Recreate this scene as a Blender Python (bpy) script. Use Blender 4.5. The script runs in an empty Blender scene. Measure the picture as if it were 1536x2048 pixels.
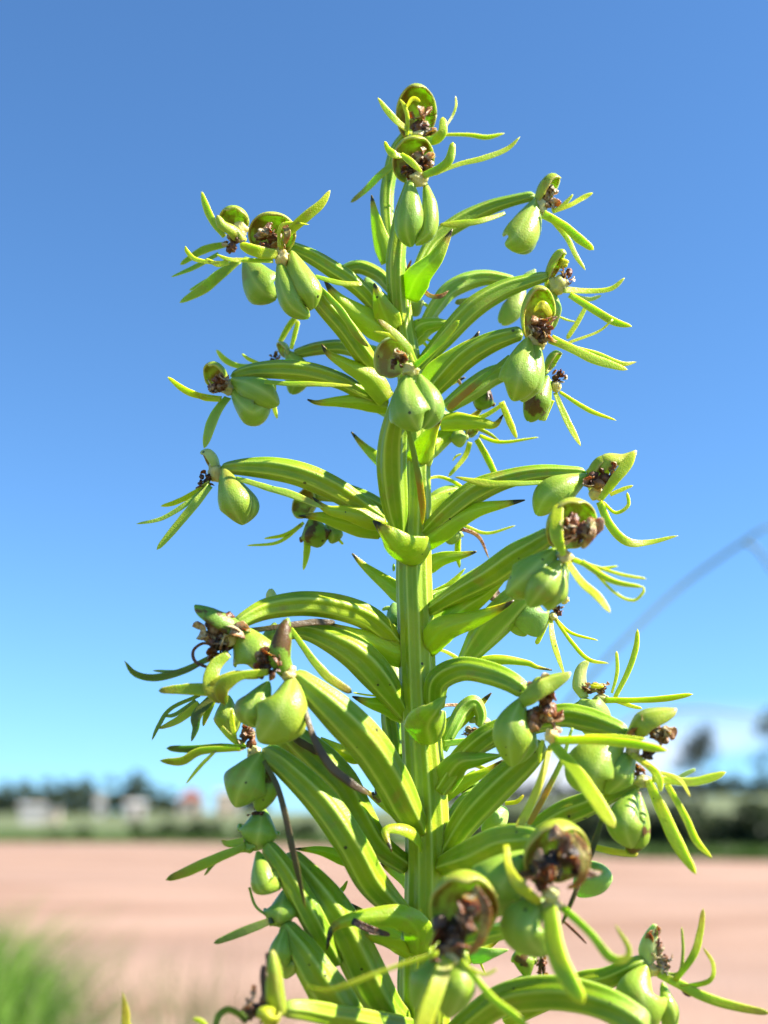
import bpy, math, random
import numpy as np
from mathutils import Vector, Matrix, noise as mnoise

random.seed(7)
rng = np.random.default_rng(7)
R_ = math.radians
scene = bpy.context.scene
COL = scene.collection

# ------------------------------------------------------------------ camera
CAM_H = 1.5
FPX = 2472.0                       # focal length in pixels of a 1536 x 2048 picture
PITCH = math.atan(601.0 / FPX)
cam_d = bpy.data.cameras.new("camera")
cam = bpy.data.objects.new("camera", cam_d)
COL.objects.link(cam)
cam.location = (0, 0, CAM_H)
cam.rotation_euler = (math.pi / 2 + PITCH, 0, 0)
cam_d.sensor_width = 36
cam_d.sensor_height = 36
cam_d.sensor_fit = 'VERTICAL'
cam_d.lens = 36 * FPX / 2048
cam_d.clip_start = 0.01
cam_d.clip_end = 5000
cam_d.dof.use_dof = True
cam_d.dof.focus_distance = 0.200
cam_d.dof.aperture_fstop = 15.0
scene.camera = cam
CAMROT = np.array(cam.rotation_euler.to_matrix())
CAMLOC = np.array([0, 0, CAM_H])

# ------------------------------------------------------------------ light
SUN_EL, SUN_AZ = R_(42), R_(100)     # azimuth clockwise from +Y (view direction)
world = bpy.data.worlds.new("World")
scene.world = world
world.use_nodes = True
wn, wl = world.node_tree.nodes, world.node_tree.links
wn.clear()
sky = wn.new('ShaderNodeTexSky')
sky.sky_type = 'NISHITA'
sky.sun_disc = False
sky.sun_elevation = SUN_EL
sky.sun_rotation = SUN_AZ
sky.air_density = 1.0
sky.dust_density = 0.0
sky.ozone_density = 4.0
bg = wn.new('ShaderNodeBackground')
bg.inputs['Strength'].default_value = 0.064
wo = wn.new('ShaderNodeOutputWorld')
# low fair-weather clouds near the horizon
tc = wn.new('ShaderNodeTexCoord')
sep_ = wn.new('ShaderNodeSeparateXYZ')
wl.new(tc.outputs['Generated'], sep_.inputs[0])
lift = wn.new('ShaderNodeVectorMath')          # the clear day keeps its blue down to the horizon
lift.operation = 'ADD'
lift.inputs[1].default_value = (0, 0, 0.065)
wl.new(tc.outputs['Generated'], lift.inputs[0])
wl.new(lift.outputs[0], sky.inputs['Vector'])
mp = wn.new('ShaderNodeMapping')
mp.inputs['Scale'].default_value = (-1.0, 1.0, 3.0)
mp.inputs['Location'].default_value = (7.7, 2.9, 0.3)
wl.new(tc.outputs['Generated'], mp.inputs[0])
cn = wn.new('ShaderNodeTexNoise')
cn.inputs['Scale'].default_value = 4.5
cn.inputs['Detail'].default_value = 6
wl.new(mp.outputs[0], cn.inputs['Vector'])
cr = wn.new('ShaderNodeMapRange')
cr.inputs[1].default_value = 0.50
cr.inputs[2].default_value = 0.62
wl.new(cn.outputs['Fac'], cr.inputs[0])
el = wn.new('ShaderNodeMapRange')           # clouds only low above the horizon
el.inputs[1].default_value = 0.085
el.inputs[2].default_value = 0.03
wl.new(sep_.outputs['Z'], el.inputs[0])
mu = wn.new('ShaderNodeMath')
mu.operation = 'MULTIPLY'
wl.new(cr.outputs[0], mu.inputs[0])
wl.new(el.outputs[0], mu.inputs[1])
mxw = wn.new('ShaderNodeMix')
mxw.data_type = 'RGBA'
wl.new(mu.outputs[0], mxw.inputs[0])
tint = wn.new('ShaderNodeMix')
tint.data_type = 'RGBA'
tint.blend_type = 'MULTIPLY'
tint.inputs[0].default_value = 1.0
tint.inputs[7].default_value = (0.70, 1.0, 1.20, 1)
wl.new(sky.outputs[0], tint.inputs[6])
wl.new(tint.outputs[2], mxw.inputs[6])
mxw.inputs[7].default_value = (5.6, 6.0, 6.8, 1)
wl.new(mxw.outputs[2], bg.inputs['Color'])
wl.new(bg.outputs[0], wo.inputs[0])

sun_d = bpy.data.lights.new("sun", 'SUN')
sun_d.energy = 5.0
sun_d.angle = R_(0.53)
sun_d.color = (1.0, 0.94, 0.84)
sun = bpy.data.objects.new("sun", sun_d)
COL.objects.link(sun)
sdir = Vector((math.sin(SUN_AZ) * math.cos(SUN_EL), math.cos(SUN_AZ) * math.cos(SUN_EL), math.sin(SUN_EL)))
sun.rotation_euler = sdir.to_track_quat('Z', 'Y').to_euler()
sun.location = (3, 0, 6)

vs = scene.view_settings
vs.view_transform = 'Standard'
vs.look = 'None'
vs.exposure = 1.6
vs.gamma = 1
vs.use_curve_mapping = False
scene.cycles.use_denoising = True
scene.cycles.max_bounces = 8
scene.cycles.transparent_max_bounces = 8

# ------------------------------------------------------------------ materials
def newmat(name):
    m = bpy.data.materials.new(name)
    m.use_nodes = True
    n, l = m.node_tree.nodes, m.node_tree.links
    n.clear()
    out = n.new('ShaderNodeOutputMaterial')
    b = n.new('ShaderNodeBsdfPrincipled')
    l.new(b.outputs[0], out.inputs[0])
    return m, n, l, b

def node_mix(n, l, fac, a, b):
    x = n.new('ShaderNodeMix')
    x.data_type = 'RGBA'
    for s, i in ((fac, 0), (a, 6), (b, 7)):
        if hasattr(s, 'is_output'):
            l.new(s, x.inputs[i])
        elif i == 0:
            x.inputs[i].default_value = s
        else:
            x.inputs[i].default_value = (*s, 1)
    return x.outputs[2]

def node_noise(n, l, vec, scale, detail=3, lo=0.4, hi=0.6):
    t = n.new('ShaderNodeTexNoise')
    t.inputs['Scale'].default_value = scale
    t.inputs['Detail'].default_value = detail
    l.new(vec, t.inputs['Vector'])
    r = n.new('ShaderNodeMapRange')
    r.inputs[1].default_value = lo
    r.inputs[2].default_value = hi
    l.new(t.outputs['Fac'], r.inputs[0])
    return r.outputs[0], t.outputs['Fac']

def node_attr(n, name):
    a = n.new('ShaderNodeAttribute')
    a.attribute_name = name
    return a.outputs['Fac']

def node_ramp(n, l, fac, stops):
    r = n.new('ShaderNodeValToRGB')
    e = r.color_ramp.elements
    while len(e) < len(stops):
        e.new(0.5)
    for i, (p, c) in enumerate(stops):
        e[i].position = p
        e[i].color = (*c, 1)
    l.new(fac, r.inputs[0])
    return r.outputs[0]

ALB = 0.84
def plant_mat(name, ca, cb, pale=None, inner=None, ramp=None, rough=0.40, sss=0.5, specks=0.055, bump=0.12,
              rad=(0.55, 1.0, 0.16), blotch=None, streak=False):
    """fleshy plant tissue: two greens, pale ribs, speckles, cell-sized relief, light passing through"""
    K = ALB
    sc = lambda c: (c[0] * K * .97, c[1] * K, c[2] * K * .8) if c else c
    ca, cb, pale = sc(ca), sc(cb), sc(pale)
    inner = (sc(inner[0]), sc(inner[1])) if inner else None
    ramp = [(p, sc(c), a) for p, c, a in ramp] if ramp else None
    m, n, l, b = newmat(name)
    tcn = n.new('ShaderNodeTexCoord')
    vec = tcn.outputs['Object']
    f1, _ = node_noise(n, l, vec, 260, 3, 0.35, 0.65)
    col = node_mix(n, l, f1, ca, cb)
    f0, _ = node_noise(n, l, vec, 140, 5, 0.42, 0.66)
    yl = n.new('ShaderNodeMath'); yl.operation = 'MULTIPLY'; yl.inputs[1].default_value = 0.75 if specks else 0.0
    l.new(f0, yl.inputs[0])
    col = node_mix(n, l, yl.outputs[0], col, (ca[0] * 1.45, ca[1] * 1.15, ca[2]))
    oi = n.new('ShaderNodeObjectInfo')
    orr = n.new('ShaderNodeMapRange'); orr.inputs[3].default_value = 0.0; orr.inputs[4].default_value = 0.55
    l.new(oi.outputs['Random'], orr.inputs[0])
    col = node_mix(n, l, orr.outputs[0], col, (ca[0] * 0.62, ca[1] * 0.80, ca[2] * 1.2))
    if specks:
        fa, _ = node_noise(n, l, vec, 210, 5, 0.60, 0.70)
        am = n.new('ShaderNodeMath'); am.operation = 'MULTIPLY'; am.inputs[1].default_value = 0.55
        l.new(fa, am.inputs[0])
        col = node_mix(n, l, am.outputs[0], col, (0.30, 0.21, 0.03))
    if pale:
        col = node_mix(n, l, node_attr(n, 'rib'), col, pale)
    if ramp:
        ua = node_attr(n, 'u')
        _, w = node_noise(n, l, vec, 900, 2)
        a1 = n.new('ShaderNodeMath'); a1.operation = 'MULTIPLY_ADD'
        l.new(w, a1.inputs[0]); a1.inputs[1].default_value = 0.16
        a2 = n.new('ShaderNodeMath'); a2.operation = 'SUBTRACT'
        l.new(ua, a1.inputs[2]); l.new(a1.outputs[0], a2.inputs[0]); a2.inputs[1].default_value = 0.08
        rc = n.new('ShaderNodeValToRGB')
        e = rc.color_ramp.elements
        while len(e) < len(ramp):
            e.new(0.5)
        for i, (p, c, al) in enumerate(ramp):
            e[i].position = p
            e[i].color = (*c, al)
        l.new(a2.outputs[0], rc.inputs[0])
        col = node_mix(n, l, rc.outputs['Alpha'], col, rc.outputs['Color'])
    if inner:
        f2, _ = node_noise(n, l, vec, 420, 4, 0.42, 0.56)
        ic = node_mix(n, l, f2, inner[0], inner[1])
        col = node_mix(n, l, node_attr(n, 'inn'), col, ic)
    if blotch:
        f3, _ = node_noise(n, l, vec, 330, 4, blotch[1], blotch[1] + 0.06)
        col = node_mix(n, l, f3, col, blotch[0])
    if specks:
        v = n.new('ShaderNodeTexVoronoi')
        v.inputs['Scale'].default_value = 420
        l.new(vec, v.inputs['Vector'])
        lt = n.new('ShaderNodeMath'); lt.operation = 'LESS_THAN'
        l.new(v.outputs['Distance'], lt.inputs[0])
        sx = n.new('ShaderNodeSeparateColor')
        l.new(v.outputs['Color'], sx.inputs[0])
        sz = n.new('ShaderNodeMath'); sz.operation = 'MULTIPLY_ADD'
        l.new(sx.outputs[0], sz.inputs[0]); sz.inputs[1].default_value = specks * 4.4; sz.inputs[2].default_value = -specks * 2.2
        l.new(sz.outputs[0], lt.inputs[1])
        sf = n.new('ShaderNodeMath'); sf.operation = 'MULTIPLY'; sf.inputs[1].default_value = 0.85
        l.new(lt.outputs[0], sf.inputs[0])
        col = node_mix(n, l, sf.outputs[0], col, (0.02, 0.018, 0.008))
    l.new(col, b.inputs['Base Color'])
    b.inputs['Roughness'].default_value = rough
    b.inputs['Specular IOR Level'].default_value = 0.36
    b.inputs['Subsurface Weight'].default_value = sss
    b.inputs['Subsurface Radius'].default_value = rad
    b.inputs['Subsurface Scale'].default_value = 0.0018
    vv = n.new('ShaderNodeTexVoronoi')
    vv.inputs['Scale'].default_value = 4200
    l.new(vec, vv.inputs['Vector'])
    _, nf = node_noise(n, l, vec, 1500, 3)
    ad = n.new('ShaderNodeMath'); ad.operation = 'ADD'
    l.new(vv.outputs['Distance'], ad.inputs[0]); l.new(nf, ad.inputs[1])
    bp = n.new('ShaderNodeBump')
    bp.inputs['Strength'].default_value = bump * 2.6
    bp.inputs['Distance'].default_value = 0.00016
    l.new(ad.outputs[0], bp.inputs['Height'])
    l.new(bp.outputs[0], b.inputs['Normal'])
    return m

BROWN, BLACK = (0.16, 0.06, 0.015), (0.018, 0.010, 0.007)
M_stem = plant_mat('stem_green', (0.37, 0.51, 0.018), (0.28, 0.44, 0.012), pale=(0.62, 0.70, 0.16))
M_ovary = plant_mat('ovary_green', (0.32, 0.46, 0.014), (0.20, 0.35, 0.009), pale=(0.58, 0.66, 0.15),
                    ramp=[(0.0, (0.3, 0.45, 0.03), 0.0), (0.82, (0.3, 0.45, 0.05), 0.0), (1.0, (0.36, 0.45, 0.12), 0.6)])
M_ovary_pale = plant_mat('ovary_pale', (0.34, 0.52, 0.06), (0.24, 0.44, 0.03), pale=(0.55, 0.66, 0.25))
M_sepal = plant_mat('sepal_green', (0.29, 0.43, 0.055), (0.36, 0.48, 0.055), pale=(0.50, 0.60, 0.16), rough=0.33, specks=0.06, inner=((0.27, 0.44, 0.05), (0.20, 0.36, 0.03)))
M_sepal_pale = plant_mat('sepal_pale', (0.36, 0.50, 0.14), (0.30, 0.46, 0.08), rough=0.4, specks=0.05, inner=((0.4, 0.5, 0.15), (0.3, 0.42, 0.1)))
M_sepal_brown = plant_mat('sepal_browned', (0.24, 0.38, 0.04), (0.18, 0.30, 0.03), blotch=((0.11, 0.05, 0.012), 0.52), inner=((0.12, 0.07, 0.02), (0.2, 0.25, 0.04)))
M_hood = plant_mat('hood_green', (0.34, 0.44, 0.035), (0.44, 0.49, 0.05), pale=(0.56, 0.58, 0.16), inner=((0.48, 0.50, 0.07), (0.30, 0.14, 0.025)),
                   ramp=[(0.0, (0.4, 0.5, 0.03), 0.0), (0.84, (0.45, 0.42, 0.06), 0.0), (1.0, (0.55, 0.44, 0.16), 0.8)])
M_hood_pale = plant_mat('hood_pale', (0.50, 0.58, 0.24), (0.40, 0.50, 0.14), inner=((0.5, 0.46, 0.18), (0.36, 0.2, 0.08)))
M_petal = plant_mat('petal_yellow_green', (0.45, 0.53, 0.012), (0.34, 0.45, 0.010), sss=0.8, rad=(0.7, 1.0, 0.12), specks=0.045, pale=(0.60, 0.64, 0.10),
                    ramp=[(0.0, (0.45, 0.5, 0.1), 0.6), (0.18, (0.4, 0.55, 0.03), 0.0), (0.85, (0.5, 0.5, 0.02), 0.0), (1.0, (0.5, 0.42, 0.04), 0.6)])
M_petal_dark = plant_mat('petal_olive_dark', (0.14, 0.17, 0.022), (0.10, 0.11, 0.02), specks=0,
                         ramp=[(0.0, (0.05, 0.03, 0.02), 0.8), (0.25, (0.2, 0.2, 0.02), 0.0), (0.8, (0.16, 0.12, 0.02), 0.0), (1.0, BLACK, 0.95)])
M_petal_tip = plant_mat('petal_brown_tip', (0.36, 0.46, 0.018), (0.28, 0.38, 0.014), specks=0.05, pale=(0.52, 0.50, 0.08),
                        ramp=[(0.0, (0.3, 0.4, 0.02), 0.0), (0.45, (0.42, 0.42, 0.02), 0.1), (0.85, (0.34, 0.21, 0.02), 0.75), (1.0, (0.10, 0.04, 0.01), 0.95)])
M_petal_yellow = plant_mat('petal_yellow', (0.58, 0.56, 0.03), (0.46, 0.52, 0.02), specks=0.03, rad=(0.9, 1.0, 0.12),
                           ramp=[(0.0, (0.5, 0.5, 0.02), 0.0), (0.8, (0.5, 0.4, 0.02), 0.0), (1.0, (0.4, 0.2, 0.02), 0.7)])
M_bract = plant_mat('bract_green', (0.34, 0.46, 0.012), (0.45, 0.53, 0.018), sss=0.8, rad=(0.7, 1.0, 0.12), pale=(0.40, 0.54, 0.05),
                    ramp=[(0.0, (0.3, 0.4, 0.02), 0.0), (0.72, (0.46, 0.40, 0.02), 0.0), (0.85, (0.38, 0.19, 0.015), 0.8), (0.92, BLACK, 1.0)])
M_spur = plant_mat('spur_olive', (0.24, 0.33, 0.03), (0.19, 0.27, 0.03), specks=0.04,
                   ramp=[(0.0, (0.2, 0.2, 0.02), 0.0), (0.45, (0.26, 0.2, 0.03), 0.3), (0.62, (0.44, 0.17, 0.012), 0.95), (1.0, (0.46, 0.24, 0.02), 1.0)])
M_spur_brown = plant_mat('spur_brown', (0.13, 0.075, 0.025), (0.06, 0.032, 0.014), specks=0, sss=0.15,
                         ramp=[(0.0, (0.14, 0.15, 0.02), 0.9), (0.35, (0.1, 0.07, 0.02), 0.0), (0.9, (0.1, 0.05, 0.02), 0.0), (1.0, (0.3, 0.18, 0.03), 0.6)])
M_spur_green = plant_mat('spur_green', (0.33, 0.46, 0.02), (0.27, 0.40, 0.016), specks=0.04,
                         ramp=[(0.0, (0.3, 0.35, 0.02), 0.0), (0.5, (0.42, 0.44, 0.02), 0.4), (0.92, (0.48, 0.44, 0.02), 0.8), (1.0, (0.3, 0.16, 0.02), 0.9)])
M_cream = plant_mat('flower_base_cream', (0.74, 0.62, 0.30), (0.52, 0.52, 0.16), specks=0.06, rad=(1, .8, .3))
def withered_mat(name, dark, mid, tan, lo):
    dark, mid, tan = (tuple(x * .8 for x in c) for c in (dark, mid, tan))
    m, n, l, b = newmat(name)
    tcn = n.new('ShaderNodeTexCoord'); vec = tcn.outputs['Object']
    f1, h1 = node_noise(n, l, vec, 520, 5, 0.38, 0.60)
    f2, _ = node_noise(n, l, vec, 380, 4, lo, lo + 0.10)
    f3, h3 = node_noise(n, l, vec, 2200, 4, 0.4, 0.65)
    c = node_mix(n, l, f1, dark, mid)
    c = node_mix(n, l, f2, c, tan)
    fm = n.new('ShaderNodeMath'); fm.operation = 'MULTIPLY'; fm.inputs[1].default_value = 0.55
    l.new(f3, fm.inputs[0])
    c = node_mix(n, l, fm.outputs[0], c, tuple(x * .35 for x in dark))
    l.new(c, b.inputs['Base Color'])
    b.inputs['Roughness'].default_value = 0.4
    b.inputs['Subsurface Weight'].default_value = 0.25
    b.inputs['Subsurface Radius'].default_value = (1, .4, .15)
    b.inputs['Subsurface Scale'].default_value = 0.001
    bp = n.new('ShaderNodeBump'); bp.inputs['Strength'].default_value = 0.8; bp.inputs['Distance'].default_value = 0.0003
    l.new(h3, bp.inputs['Height']); l.new(bp.outputs[0], b.inputs['Normal'])
    return m
M_brown = withered_mat('withered_brown', (0.085, 0.028, 0.012), (0.30, 0.105, 0.03), (0.52, 0.34, 0.17), 0.52)
M_black = withered_mat('withered_black', (0.028, 0.014, 0.008), (0.115, 0.05, 0.02), (0.45, 0.30, 0.16), 0.55)
M_paper = withered_mat('withered_papery', (0.22, 0.09, 0.03), (0.46, 0.22, 0.07), (0.66, 0.54, 0.30), 0.47)
M_rust = withered_mat('withered_rust', (0.26, 0.11, 0.02), (0.42, 0.22, 0.04), (0.50, 0.42, 0.10), 0.50)

# ------------------------------------------------------------------ mesh plumbing
def link(name, verts, faces, material, parent=None, attrs=None, smooth=True):
    me = bpy.data.meshes.new(name)
    me.from_pydata([tuple(map(float, v)) for v in verts], [], faces)
    if smooth:
        me.polygons.foreach_set('use_smooth', [True] * len(me.polygons))
    me.materials.append(material)
    for k, a in (attrs or {}).items():
        at = me.attributes.new(k, 'FLOAT', 'POINT')
        at.data.foreach_set('value', np.asarray(a, dtype=np.float32))
    me.update()
    o = bpy.data.objects.new(name, me)
    COL.objects.link(o)
    if parent is not None:
        o.parent = parent
    return o

def tag(o, label=None, cat=None, group=None, kind=None):
    if label: o['label'] = label
    if cat: o['category'] = cat
    if group: o['group'] = group
    if kind: o['kind'] = kind
    return o

def empty(name, loc=(0, 0, 0)):
    o = bpy.data.objects.new(name, None)
    o.empty_display_size = 0.05
    o.location = loc
    COL.objects.link(o)
    return o

class MB:
    """collects shapes into one mesh"""
    def __init__(s):
        s.v, s.f, s.a = [], [], {'u': [], 'rib': [], 'inn': []}
    def add(s, v, f, **at):
        o = len(s.v)
        s.v.extend(map(tuple, v))
        s.f.extend([tuple(i + o for i in q) for q in f])
        for k in s.a:
            x = at.get(k)
            s.a[k].extend(x if x is not None else [0.0] * len(v))
    def build(s, name, m, parent=None, smooth=True, attrs=True):
        return link(name, s.v, s.f, m, parent, s.a if attrs else None, smooth)
    def box(s, x0, x1, y0, y1, z0, z1):
        s.add([(x, y, z) for z in (z0, z1) for y in (y0, y1) for x in (x0, x1)],
              [(0, 2, 3, 1), (4, 5, 7, 6), (0, 1, 5, 4), (2, 6, 7, 3), (0, 4, 6, 2), (1, 3, 7, 5)])

# ------------------------------------------------------------------ the place: land
def crest(x):
    t = min(1.0, max(0.0, (x / 1.0 + 20) / 90.0))
    return t * t * (3 - 2 * t)
def land_z(x, y):
    if y < 0.9:
        return 1.08
    if y < 8.0:
        t = (y - 0.9) / 7.1
        return 1.08 * (1 - t) ** 1.15
    if y < 80:
        return 0.0
    a = x / y                                # rises more to the right of the view
    s = 0.006 + 0.018 * min(1, max(0, (a + 0.05) / 0.25))
    d = min(y, 420.0) - 80
    return s * d * d / (d + 60.0)
EDGE = [(-3000, 70), (0, 66), (450, 63), (770, 55), (1250, 42.6), (1536, 40), (4500, 34)]
def edge_d(a):                                # far edge of the bare earth, by bearing
    px = 768 + a * FPX
    for (p0, d0), (p1, d1) in zip(EDGE, EDGE[1:]):
        if px <= p1:
            return d0 + (d1 - d0) * max(0, (px - p0) / (p1 - p0))
    return EDGE[-1][1]

def sheet_land(name, ys_fn, cols, material, dz=0.0, rows=20):
    vs_, fs_ = [], []
    for i, a in enumerate(cols):
        y0, y1 = ys_fn(a)
        for j in range(rows + 1):
            y = y0 + (y1 - y0) * (j / rows) ** 1.8
            x = a * max(y, 3.0)
            vs_.append((x, y, land_z(x, y) + dz + 0.02 * mnoise.noise((x * .3, y * .3, 0)) * (1 if y > 8 else 0.6)))
    for i in range(len(cols) - 1):
        for j in range(rows):
            a = i * (rows + 1) + j
            fs_.append((a, a + rows + 1, a + rows + 2, a + 1))
    o = link(name, vs_, fs_, material)
    tag(o, kind='structure')
    return o

def soil_mat():
    m, n, l, b = newmat('reddish_bare_earth')
    tcn = n.new('ShaderNodeTexCoord'); vec = tcn.outputs['Object']
    mpn = n.new('ShaderNodeMapping'); mpn.inputs['Scale'].default_value = (0.35, 1.0, 1.0)
    l.new(vec, mpn.inputs[0])
    f1, _ = node_noise(n, l, mpn.outputs[0], 0.45, 7, 0.42, 0.58)
    f2, _ = node_noise(n, l, vec, 14, 6, 0.3, 0.7)
    f3, _ = node_noise(n, l, mpn.outputs[0], 0.12, 4, 0.5, 0.7)
    c = node_mix(n, l, f1, (0.345, 0.215, 0.150), (0.25, 0.142, 0.088))
    c = node_mix(n, l, f3, c, (0.315, 0.21, 0.16))
    fm = n.new('ShaderNodeMath'); fm.operation = 'MULTIPLY'; fm.inputs[1].default_value = 0.25
    l.new(f2, fm.inputs[0])
    c = node_mix(n, l, fm.outputs[0], c, (0.2, 0.12, 0.08))
    l.new(c, b.inputs['Base Color'])
    b.inputs['Roughness'].default_value = 0.95
    bp = n.new('ShaderNodeBump'); bp.inputs['Distance'].default_value = 0.02
    l.new(f2, bp.inputs['Height']); l.new(bp.outputs[0], b.inputs['Normal'])
    return m

def grassy_mat(name, a_, b_, c_, s=0.06):
    m, n, l, b = newmat(name)
    tcn = n.new('ShaderNodeTexCoord'); vec = tcn.outputs['Object']
    mpn = n.new('ShaderNodeMapping'); mpn.inputs['Scale'].default_value = (1.0, 0.5, 1.0)
    l.new(vec, mpn.inputs[0])
    f1, _ = node_noise(n, l, mpn.outputs[0], s, 6, 0.4, 0.6)
    f2, _ = node_noise(n, l, mpn.outputs[0], s * 9, 6, 0.35, 0.65)
    c = node_mix(n, l, f1, a_, b_)
    c = node_mix(n, l, f2, c, c_)
    l.new(c, b.inputs['Base Color'])
    b.inputs['Roughness'].default_value = 0.9
    return m

M_soil = soil_mat()
M_field = grassy_mat('dry_green_pasture', (0.088, 0.125, 0.034), (0.058, 0.098, 0.02), (0.125, 0.13, 0.05))
M_bank = grassy_mat('bank_soil_and_turf', (0.14, 0.13, 0.05), (0.10, 0.15, 0.03), (0.2, 0.14, 0.08), 1.5)
cols = [-3.0, -2.0, -1.4, -1.0] + [(-0.8 + 1.6 * k / 80) for k in range(81)] + [1.0, 1.4, 2.0, 3.0]
bank = sheet_land('bank', lambda a: (-4.0, 8.0), cols, M_bank, rows=30)
soil = sheet_land('bare_earth', lambda a: (8.0, edge_d(a) + 0.6), cols, M_soil, rows=30)
fieldo = sheet_land('field', lambda a: (edge_d(a) + 0.6, 3000), cols, M_field, dz=0.02, rows=60)

# ------------------------------------------------------------------ pixel + depth -> place
def ray(px, py):
    return np.array([(px - 768) / FPX, (1024 - py) / FPX, -1.0])
def ground_at(px, dist):
    """a place on the land at this bearing and distance"""
    a = (px - 768) / FPX / math.cos(PITCH)
    x, y = a * dist, dist
    return x, y, land_z(x, y)

# ---- orchid space
def stem_depth(py):
    return 0.205 - 1.5e-5 * (py - 1024)

STEM_FOOT = None
def cam_to_world(p):
    return CAMLOC + np.asarray(p) @ CAMROT.T

REG = {'A': (680, 150, 3.84), 'B': (320, 360, 3.49), 'C': (740, 330, 2.743), 'D': (260, 850, 2.56), 'E': (830, 850, 2.793),
       'F': (230, 1150, 2.477), 'G': (830, 1230, 2.363), 'H': (300, 1550, 2.56), 'I': (830, 1580, 2.176), 'J': (640, 620, 4.0),
       'K': (680, 1120, 4.0), 'M': (580, 1600, 3.657), 'N': (200, 1840, 2.954), 'Z': (0, 0, 1.0)}
cur = REG['Z']
def reg(k):
    global cur
    cur = REG[k]
def P(X, Y, z):
    px, py = cur[0] + X / cur[2], cur[1] + Y / cur[2]
    d = stem_depth(py) - z * 1e-3
    return ray(px, py) * d
def Wd(w, p):
    return w / cur[2] / FPX * abs(p[2])

BASE_W = cam_to_world(P(850, 2048, 0))
orchid = empty('orchid', (float(BASE_W[0]), float(BASE_W[1]), land_z(BASE_W[0], BASE_W[1])))
tag(orchid, 'tall green orchid spike with withered brown flowers, standing on the bank', 'orchid')
ORG = np.array(orchid.location)
def loc(vs_):
    """camera space -> orchid space"""
    return CAMLOC + np.asarray(vs_) @ CAMROT.T - ORG

# ------------------------------------------------------------------ shape makers (camera space)
def spline(ctrl, n):
    """Catmull-Rom through rows of ctrl (any number of columns)"""
    c = np.asarray(ctrl, float)
    c = np.vstack([2 * c[0] - c[1], c, 2 * c[-1] - c[-2]])
    m = len(c) - 3
    L = np.linalg.norm(np.diff(c[1:-1, :3], axis=0), axis=1)
    cum = np.concatenate([[0], np.cumsum(L)])
    out = []
    for s in np.linspace(0, cum[-1], n):
        k = min(m - 1, max(0, int(np.searchsorted(cum, s, side='right') - 1)))
        t = (s - cum[k]) / max(L[k], 1e-9)
        p0, p1, p2, p3 = c[k], c[k + 1], c[k + 2], c[k + 3]
        out.append(0.5 * ((2 * p1) + (-p0 + p2) * t + (2 * p0 - 5 * p1 + 4 * p2 - p3) * t * t + (-p0 + 3 * p1 - 3 * p2 + p3) * t ** 3))
    return np.array(out), np.linspace(0, 1, n)

def unit(v):
    v = np.asarray(v, float)
    return v / max(1e-12, np.linalg.norm(v))

def frames(pts, n):
    T = np.gradient(pts, axis=0)
    T /= np.linalg.norm(T, axis=1)[:, None] + 1e-12
    N = np.zeros_like(T)
    n = np.asarray(n, float)
    prev = None
    for i, t in enumerate(T):
        v = n - np.dot(n, t) * t
        if np.linalg.norm(v) < 0.25 and prev is not None:
            v = prev - np.dot(prev, t) * t
        elif np.linalg.norm(v) < 1e-3:
            v = np.cross(t, [1, 0, 0])
        v = unit(v)
        if prev is not None:
            v = unit(v * 0.6 + prev * 0.4 * (1 if np.dot(v, prev) > 0 else -1) if np.dot(v, prev) > -0.2 else prev)
            v = unit(v - np.dot(v, t) * t)
        N[i] = v
        prev = v
    return T, N, np.cross(T, N)

def to_ctrl(spec):
    rows = []
    for X, Y, z, w in spec:
        p = P(X, Y, z)
        rows.append([*p, Wd(w, p) / 2])
    return rows

def make_tube(spec, ribs=0, flat=1.0, n=(0, 0, 1), seg=30, ring=16, bend=0.0, round_tip=0.12, rib_h=0.07, twist=0.0, wob=0.03, ctrl=None):
    c, us = spline(ctrl if ctrl is not None else to_ctrl(spec), seg)
    pts, rad = c[:, :3], np.maximum(c[:, 3], 2e-5)
    T, N, A = frames(pts, n)
    if round_tip:
        e = round_tip
        x = np.clip((us - (1 - e)) / e, 0, 1)
        rad = rad * np.sqrt(np.maximum(1 - x ** 2, 0.0025))
    vs_, fs_, u_, r_ = [], [], [], []
    sd = rng.uniform(0, 100)
    for i in range(seg):
        for k in range(ring):
            th = 2 * math.pi * k / ring + twist * us[i]
            rb = 0.0
            m = 1.0
            if ribs:
                q = math.cos(ribs * th)
                m += rib_h * q
                rb = max(0.0, q) ** 8 + 0.18 * max(0.0, math.cos(ribs * th + math.pi)) ** 14
            m += wob * mnoise.noise((math.cos(th) * .8 + sd, math.sin(th) * .8, us[i] * 6))
            ca, sa = math.cos(th), math.sin(th)
            if not ribs and flat < 1:
                rb = ca ** 8
            v = pts[i] + A[i] * rad[i] * m * ca + N[i] * rad[i] * (flat * m * sa + bend * (ca * ca - 0.5))
            vs_.append(v)
            u_.append(us[i]); r_.append(rb)
    for i in range(seg - 1):
        for k in range(ring):
            a, b = i * ring + k, i * ring + (k + 1) % ring
            fs_.append((a, b, b + ring, a + ring))
    s0 = len(vs_)
    vs_.append(pts[0]); u_.append(0); r_.append(0)
    vs_.append(pts[-1] + T[-1] * rad[-1] * .3); u_.append(1); r_.append(0)
    for k in range(ring):
        fs_.append((s0, (k + 1) % ring, k))
        o = (seg - 1) * ring
        fs_.append((s0 + 1, o + k, o + (k + 1) % ring))
    return np.array(vs_), fs_, u_, r_

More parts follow.
